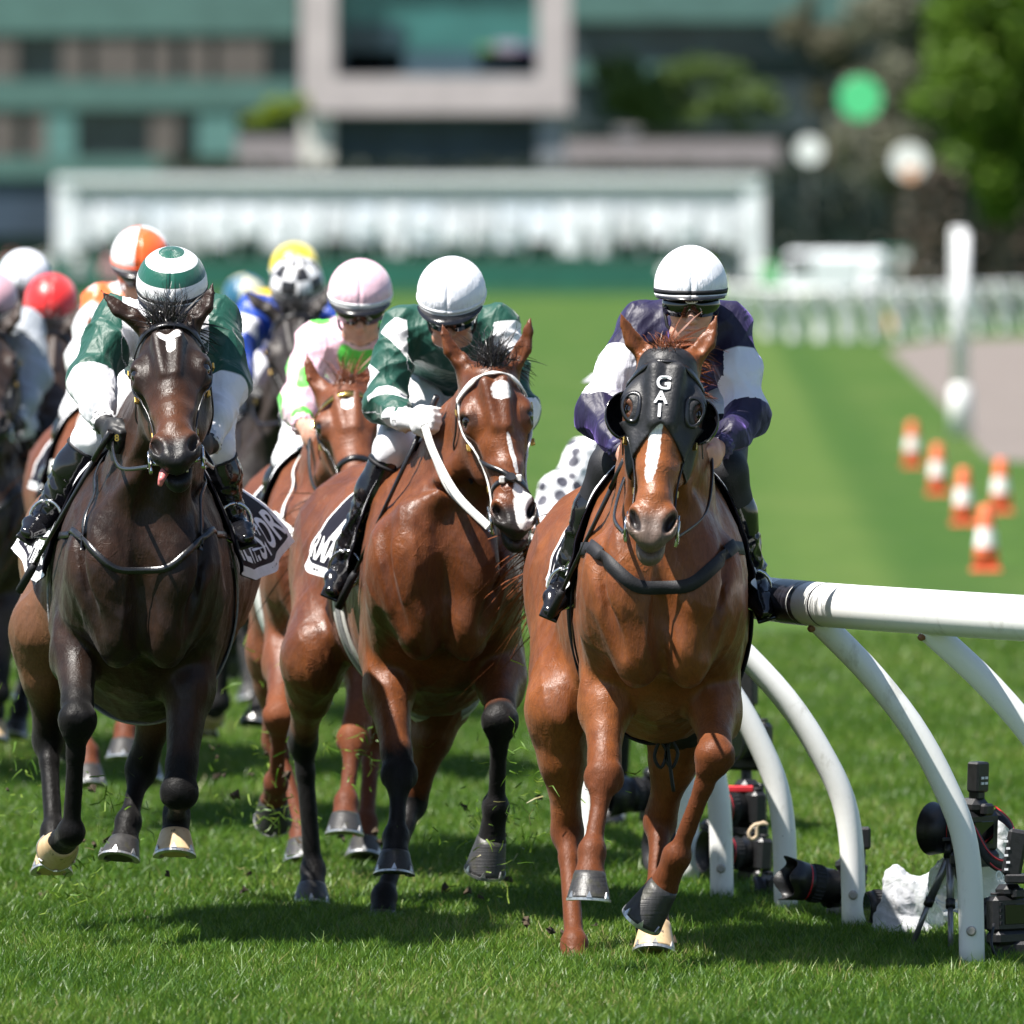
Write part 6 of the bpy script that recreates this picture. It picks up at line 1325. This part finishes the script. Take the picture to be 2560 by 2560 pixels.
# ------------------------------------------------------------------ remote cameras set down along the rail
cb = plain('camera_black', (.010, .010, .011), .42, .3, 60, .5, .2, 200); cr = plain('camera_red', (.55, .02, .03), .4); cg = plain('camera_rubber', (.016, .016, .018), .6, .3, 60, .3, .4, 260)
cgl = plain('lens_glass', (.01, .012, .03), .03, .1, 10, 1.0); csil = plain('grey_metal', (.22, .22, .23), .35, .1, 30, .5, metal=.6)
g = G('plastic_sheet'); o = g.co(); M['plastic'] = g.out(g.mix(g.noise(o, 9, 3), (.70, .72, .76), (.84, .85, .88)), .22, .5, g.bump(g.noise(o, 30, 3, .5, 1.2), .4, .015), Transmission_Weight=.5, IOR=1.06)
def dslr(px, py, Y, label, yaw, pitch=0.0, roll=0.0, L=.16, lr=.040, hood='plain', flash=None, ring=True, sc=1.0, strapc=None, prism=True):
    """camera body with its lens; yaw: 0 = lens to the left, 90 = lens towards the viewer"""
    c = at(px, py, Y); a, p = math.radians(yaw), math.radians(pitch)
    f = V3(-math.cos(a) * math.cos(p), -math.sin(a) * math.cos(p), math.sin(p)); s = nrm(np.cross(f, V3(0, 0, 1))); u = np.cross(s, f)
    if roll: r_ = math.radians(roll); s, u = s * math.cos(r_) + u * math.sin(r_), u * math.cos(r_) - s * math.sin(r_)
    R = np.array([s, f, u]).T; root = empty('camera', tuple(c), label, 'camera', 'remote cameras set along the rail'); q = lambda x, y, z: c + R @ (np.array([x, y, z]) * sc); D = lambda *d: tuple(np.array(d) * sc)
    m = MB(); m.box(q(0, 0, 0), D(.150, .052, .104), R, bev=.012 * sc); m.box(q(.058, .024, -.004), D(.036, .050, .098), R, bev=.012 * sc); m.box(q(0, -.002, -.066), D(.146, .060, .040), R, bev=.010 * sc)
    if prism: m.box(q(0, .004, .064), D(.066, .064, .040), R, bev=.014 * sc); m.box(q(0, -.036, .058), D(.040, .022, .030), R, bev=.006 * sc)
    m.build('body', cb, root)
    m = MB(); m.box(q(0, -.0275, .0), D(.082, .004, .056), R, bev=.0015); m.build('rear_screen', M['lens'], root)
    m = MB(); m.tube([q(.052, .0, .054), q(.052, .0, .064)], .016 * sc, 16); m.tube([q(-.052, .0, .054), q(-.052, .0, .062)], .014 * sc, 16); m.tube([q(.056, .044, .040), q(.056, .048, .048)], .007 * sc, 10)
    for z in (.03, .012, -.006, -.024): m.box(q(-.056, -.028, z), D(.010, .004, .010), R, bev=.001)
    m.build('dials', cg, root)
    le = MB(); le.tube([q(0, .024, 0), q(0, .04, 0), q(0, .045, 0), q(0, L * .55, 0), q(0, L * .56, 0), q(0, L * .9, 0), q(0, L, 0)], [lr * .92 * sc, lr * .92 * sc, lr * sc, lr * sc, lr * 1.05 * sc, lr * 1.05 * sc, lr * 1.02 * sc], 26); ln = le.build('lens', cb, root)
    m = MB(); m.tube([q(0, L * .60, 0), q(0, L * .82, 0)], lr * 1.09 * sc, 26, cap=False)
    for k in range(26): a_ = 2 * math.pi * k / 26; m.box(q(lr * 1.09 * math.cos(a_), L * .71, lr * 1.09 * math.sin(a_)), D(.003, L * .2, .003), R)
    m.build('zoom_grip', cg, ln)
    if ring: m = MB(); m.tube([q(0, L * .90, 0), q(0, L * .925, 0)], lr * 1.075 * sc, 26, cap=False); m.build('red_ring', cr, ln)
    m = MB(); m.tube([q(0, L + .001, 0), q(0, L + .003, 0)], lr * .9 * sc, 24); m.build('front_glass', cgl, ln)
    if hood:
        m = MB(); n = 40; r1, r2, HL = lr * 1.10, lr * (1.30 if hood == 'petal' else 1.45), (.060 if hood == 'petal' else .075); vs = []
        for k in range(n):
            a_ = 2 * math.pi * k / n; e = HL * (1 - .42 * (.5 - .5 * math.cos(2 * a_ * 2)) if hood == 'petal' else 1)
            vs += [q(r1 * math.cos(a_), L * .93, r1 * math.sin(a_)), q(r2 * math.cos(a_), L + e, r2 * math.sin(a_))]
        m.add(vs, [(2 * k, 2 * k + 1, 2 * ((k + 1) % n) + 1, 2 * ((k + 1) % n)) for k in range(n)], 0, True); ho_ = m.build('lens_hood', cb, ln); md = ho_.modifiers.new('t', 'SOLIDIFY'); md.thickness = .003
    if flash:
        h = flash; m = MB(); m.box(q(0, -.004, .092), D(.030, .03, .018), R, bev=.003); m.box(q(0, -.006, .10 + h / 2), D(.050, .036, h), R, bev=.006); m.build('radio_trigger', cb, root)
        m = MB(); [m.box(q(-.008 + .016 * (k % 2), -.026, .10 + h * (.3 + .18 * (k // 2))), D(.010, .003, .006), R) for k in range(4)]; m.build('trigger_keys', M['white_cloth'], root)
    if strapc:
        pts = [q(-.078, 0, .05), q(-.10, -.06, .02), q(-.07, -.09, -.05), q(-.02, -.10, -.075), q(.04, -.09, -.05), q(.085, -.05, .01), q(.078, 0, .05)]
        st = strap('strap', pts, .034 * sc, M['black_cloth'], root, None, thick=.003, nrmv=tuple(-f)); 
        for k in (-1, 1): strap('strap_edge', [p_ + u * (.015 * k) - f * .0035 for p_ in pts], .005, cr, st, None, thick=.002, nrmv=tuple(-f))
        for txt, px_, z_ in strapc: put_text('lettering', txt, .034 * sc, .02, lambda x, y: q(px_ , -.105, z_) + s * -x + u * y - f * .004, M['lettering'], st)
    return root, q
def tripod(px, py, Y, hgt, label, spread=.14):
    c = at(px, py, Y); r0 = empty('tripod', (c[0], c[1], 0), label, 'tripod', 'small ground tripods by the rail'); top = V3(c[0], c[1], hgt)
    m = MB(); m.tube([top - V3(0, 0, .03), top + V3(0, 0, .02)], [.022, .016], 14); m.box(top + V3(0, 0, .028), (.05, .05, .014), bev=.003); m.build('head', cb, r0)
    for k in range(3):
        a = 2 * math.pi * k / 3 + .5; ft = V3(c[0] + spread * math.cos(a), c[1] + spread * math.sin(a), .01); m = MB(); m.tube([top - V3(0, 0, .02), lerp(top, ft, .55)], .013, 10); m.tube([lerp(top, ft, .52), ft], .009, 10); lg = m.build('leg', csil, r0)
        m = MB(); m.tube([lerp(top, ft, .50), lerp(top, ft, .58)], .0155, 10); m.build('clamp', cb, lg)
def plastic(name, label, blobs, Y, seed, amp=.014):
    B = SDF(); [B.ell(at(x, y, Y + dy), r, None, .05) for x, y, dy, r in blobs]; v, q = B.surface(.007, 1); sc_ = np.array([1, 1, .3]); v = v + ripple(v * sc_, q, amp, 17, seed) - v * sc_; sc_ = np.array([1, .6, .8]); v = v + ripple(v * sc_, q, amp * .45, 26, seed + 1) - v * sc_; v[:, 2] = np.maximum(v[:, 2], .004)
    o = mesh_np(name, v, q, M['plastic'], None); props(o, label, 'cover', 'plastic rain covers'); return o
if ONLY is None or 'cams' in ONLY:
    # nearest pair, right edge
    dslr(2436, 2080, 35.3, 'black camera with wide round hood and red edged strap, above the plastic bag', -38, 2, 0, .055, .046, 'plain', .075, True, 1.28, [('SO', -.035, -.10), ('ca', .03, -.05)])
    tripod(2375, 2400, 35.3, .33, 'small grey tripod behind the nearest rail post')
    plastic('plastic_cover', 'crumpled clear plastic bag hanging under the topmost camera', [(2395, 2195, .06, (.085, .06, .075)), (2470, 2190, .10, (.085, .06, .10)), (2360, 2215, .04, (.045, .05, .06)), (2500, 2120, .14, (.05, .05, .10)), (2450, 2250, .06, (.10, .05, .06))], 35.35, 4)
    rt_, q_ = dslr(2525, 2285, 34.9, 'black camera with an upright flash at the right edge', -52, -2, 0, .10, .044, None, None, False, 1.12)
    m = MB(); f0 = at(2540, 2212, 34.88); m.box(f0 + V3(0, 0, .02), (.07, .07, .03), bev=.005); m.box(f0 + V3(-.004, 0, .10), (.062, .05, .15), np.array([[.98, 0, .17], [0, 1, 0], [-.17, 0, .98]]), bev=.010); fl = m.build('flash', cb, rt_)
    m = MB(); [m.box(f0 + V3(-.032 + .006 * (k % 2), -.027, .05 + .022 * k), (.012, .003, .007)) for k in range(5)]; m.build('flash_marks', M['white_cloth'], fl)
    m = MB(); b_ = at(2530, 2380, 34.9); m.box(b_ + V3(0, 0, .01), (.10, .08, .05), bev=.01); m.box(b_ + V3(.03, 0, -.018), (.17, .05, .018), bev=.004); m.build('bracket', cb, rt_)
    m = MB(); m.tube(spline([at(2485, 2310, 34.8), at(2478, 2360, 34.75), at(2500, 2400, 34.75), at(2545, 2392, 34.75), at(2590, 2408, 34.75)], .02), .005, 7); m.build('cable', cb, rt_)
    # lens in a plastic cover
    dslr(2254, 2262, 36.15, 'camera lying on the grass with its lens poking out of a plastic cover', 14, -3, 0, .115, .050, None, None, False, 1.0, None, False)
    plastic('plastic_cover', 'translucent plastic rain cover over the camera on the grass', [(2258, 2250, -.02, (.070, .10, .080)), (2300, 2258, .0, (.075, .10, .070)), (2226, 2252, .0, (.030, .075, .088)), (2265, 2325, -.05, (.105, .13, .035)), (2335, 2270, .02, (.05, .07, .07)), (2238, 2205, -.01, (.03, .04, .045)), (2318, 2215, .0, (.035, .05, .035)), (2205, 2310, -.05, (.03, .05, .05))], 36.12, 7, .017)
    # camera with petal hood
    dslr(2118, 2222, 36.9, 'camera with a petal lens hood and red lens ring between the second and third posts', 20, 10, -6, .135, .047, 'petal', None, True, 1.22)
    m = MB(); p_ = at(2158, 2095, 37.2); m.box(p_, (.05, .05, .075), bev=.008); m.tube([p_ - V3(0, 0, .03), V3(p_[0] - .01, p_[1], .0)], .009, 8); props(m.build('radio_receiver', cb), 'small black receiver on a stick behind the second post', 'receiver')
    # cluster behind the third and fourth posts
    dslr(1890, 2135, 38.9, 'camera with a beige wrist cord on top behind the third post', 24, 4, 0, .10, .045, 'plain', None, True, 1.15, None, False)
    m = MB(); m.tube(spline([at(x, y, 38.7) for x, y in ((1912, 2060), (1888, 2062), (1872, 2082), (1878, 2098), (1892, 2090), (1893, 2066), (1908, 2056), (1920, 2064))], .01), .0065, 7); props(m.build('cord', plain('beige_cord', (.48, .37, .25), .8)), 'looped beige cord lying over the camera', 'cord')
    dslr(1870, 2020, 39.2, 'camera with a red top plate behind the fourth post', 30, 0, 0, .09, .05, None, None, True, 1.2, None, True)
    m = MB(); m.box(at(1848, 1972, 39.05), (.10, .05, .022), bev=.004); props(m.build('red_tag', cr), 'red tag strapped on the camera behind the fourth post', 'tag')
    dslr(1868, 1850, 39.6, 'tall black camera on a stand behind the leading horse foreleg', 60, 0, 0, .08, .05, 'plain', .10, False, 1.25)
    m = MB(); c_ = at(1866, 2200, 39.6); m.tube([(c_[0], c_[1], 0), (c_[0], c_[1], .62)], .020, 10); props(m.build('camera_stand', cb), 'slim black stand carrying the tall camera', 'stand')
    dslr(1780, 2120, 39.3, 'black camera half hidden between the fourth and fifth posts', 15, 3, 0, .12, .05, 'plain', None, False, 1.2)
    dslr(1930, 2225, 38.2, 'small lens and camera low in the grass left of the second post', 12, 0, 0, .07, .045, None, None, False, .95, None, False)
    dslr(1640, 1985, 41.0, 'black camera on the ground behind the pale hooved hind leg', 25, 0, 0, .10, .05, 'plain', None, False, 1.2)
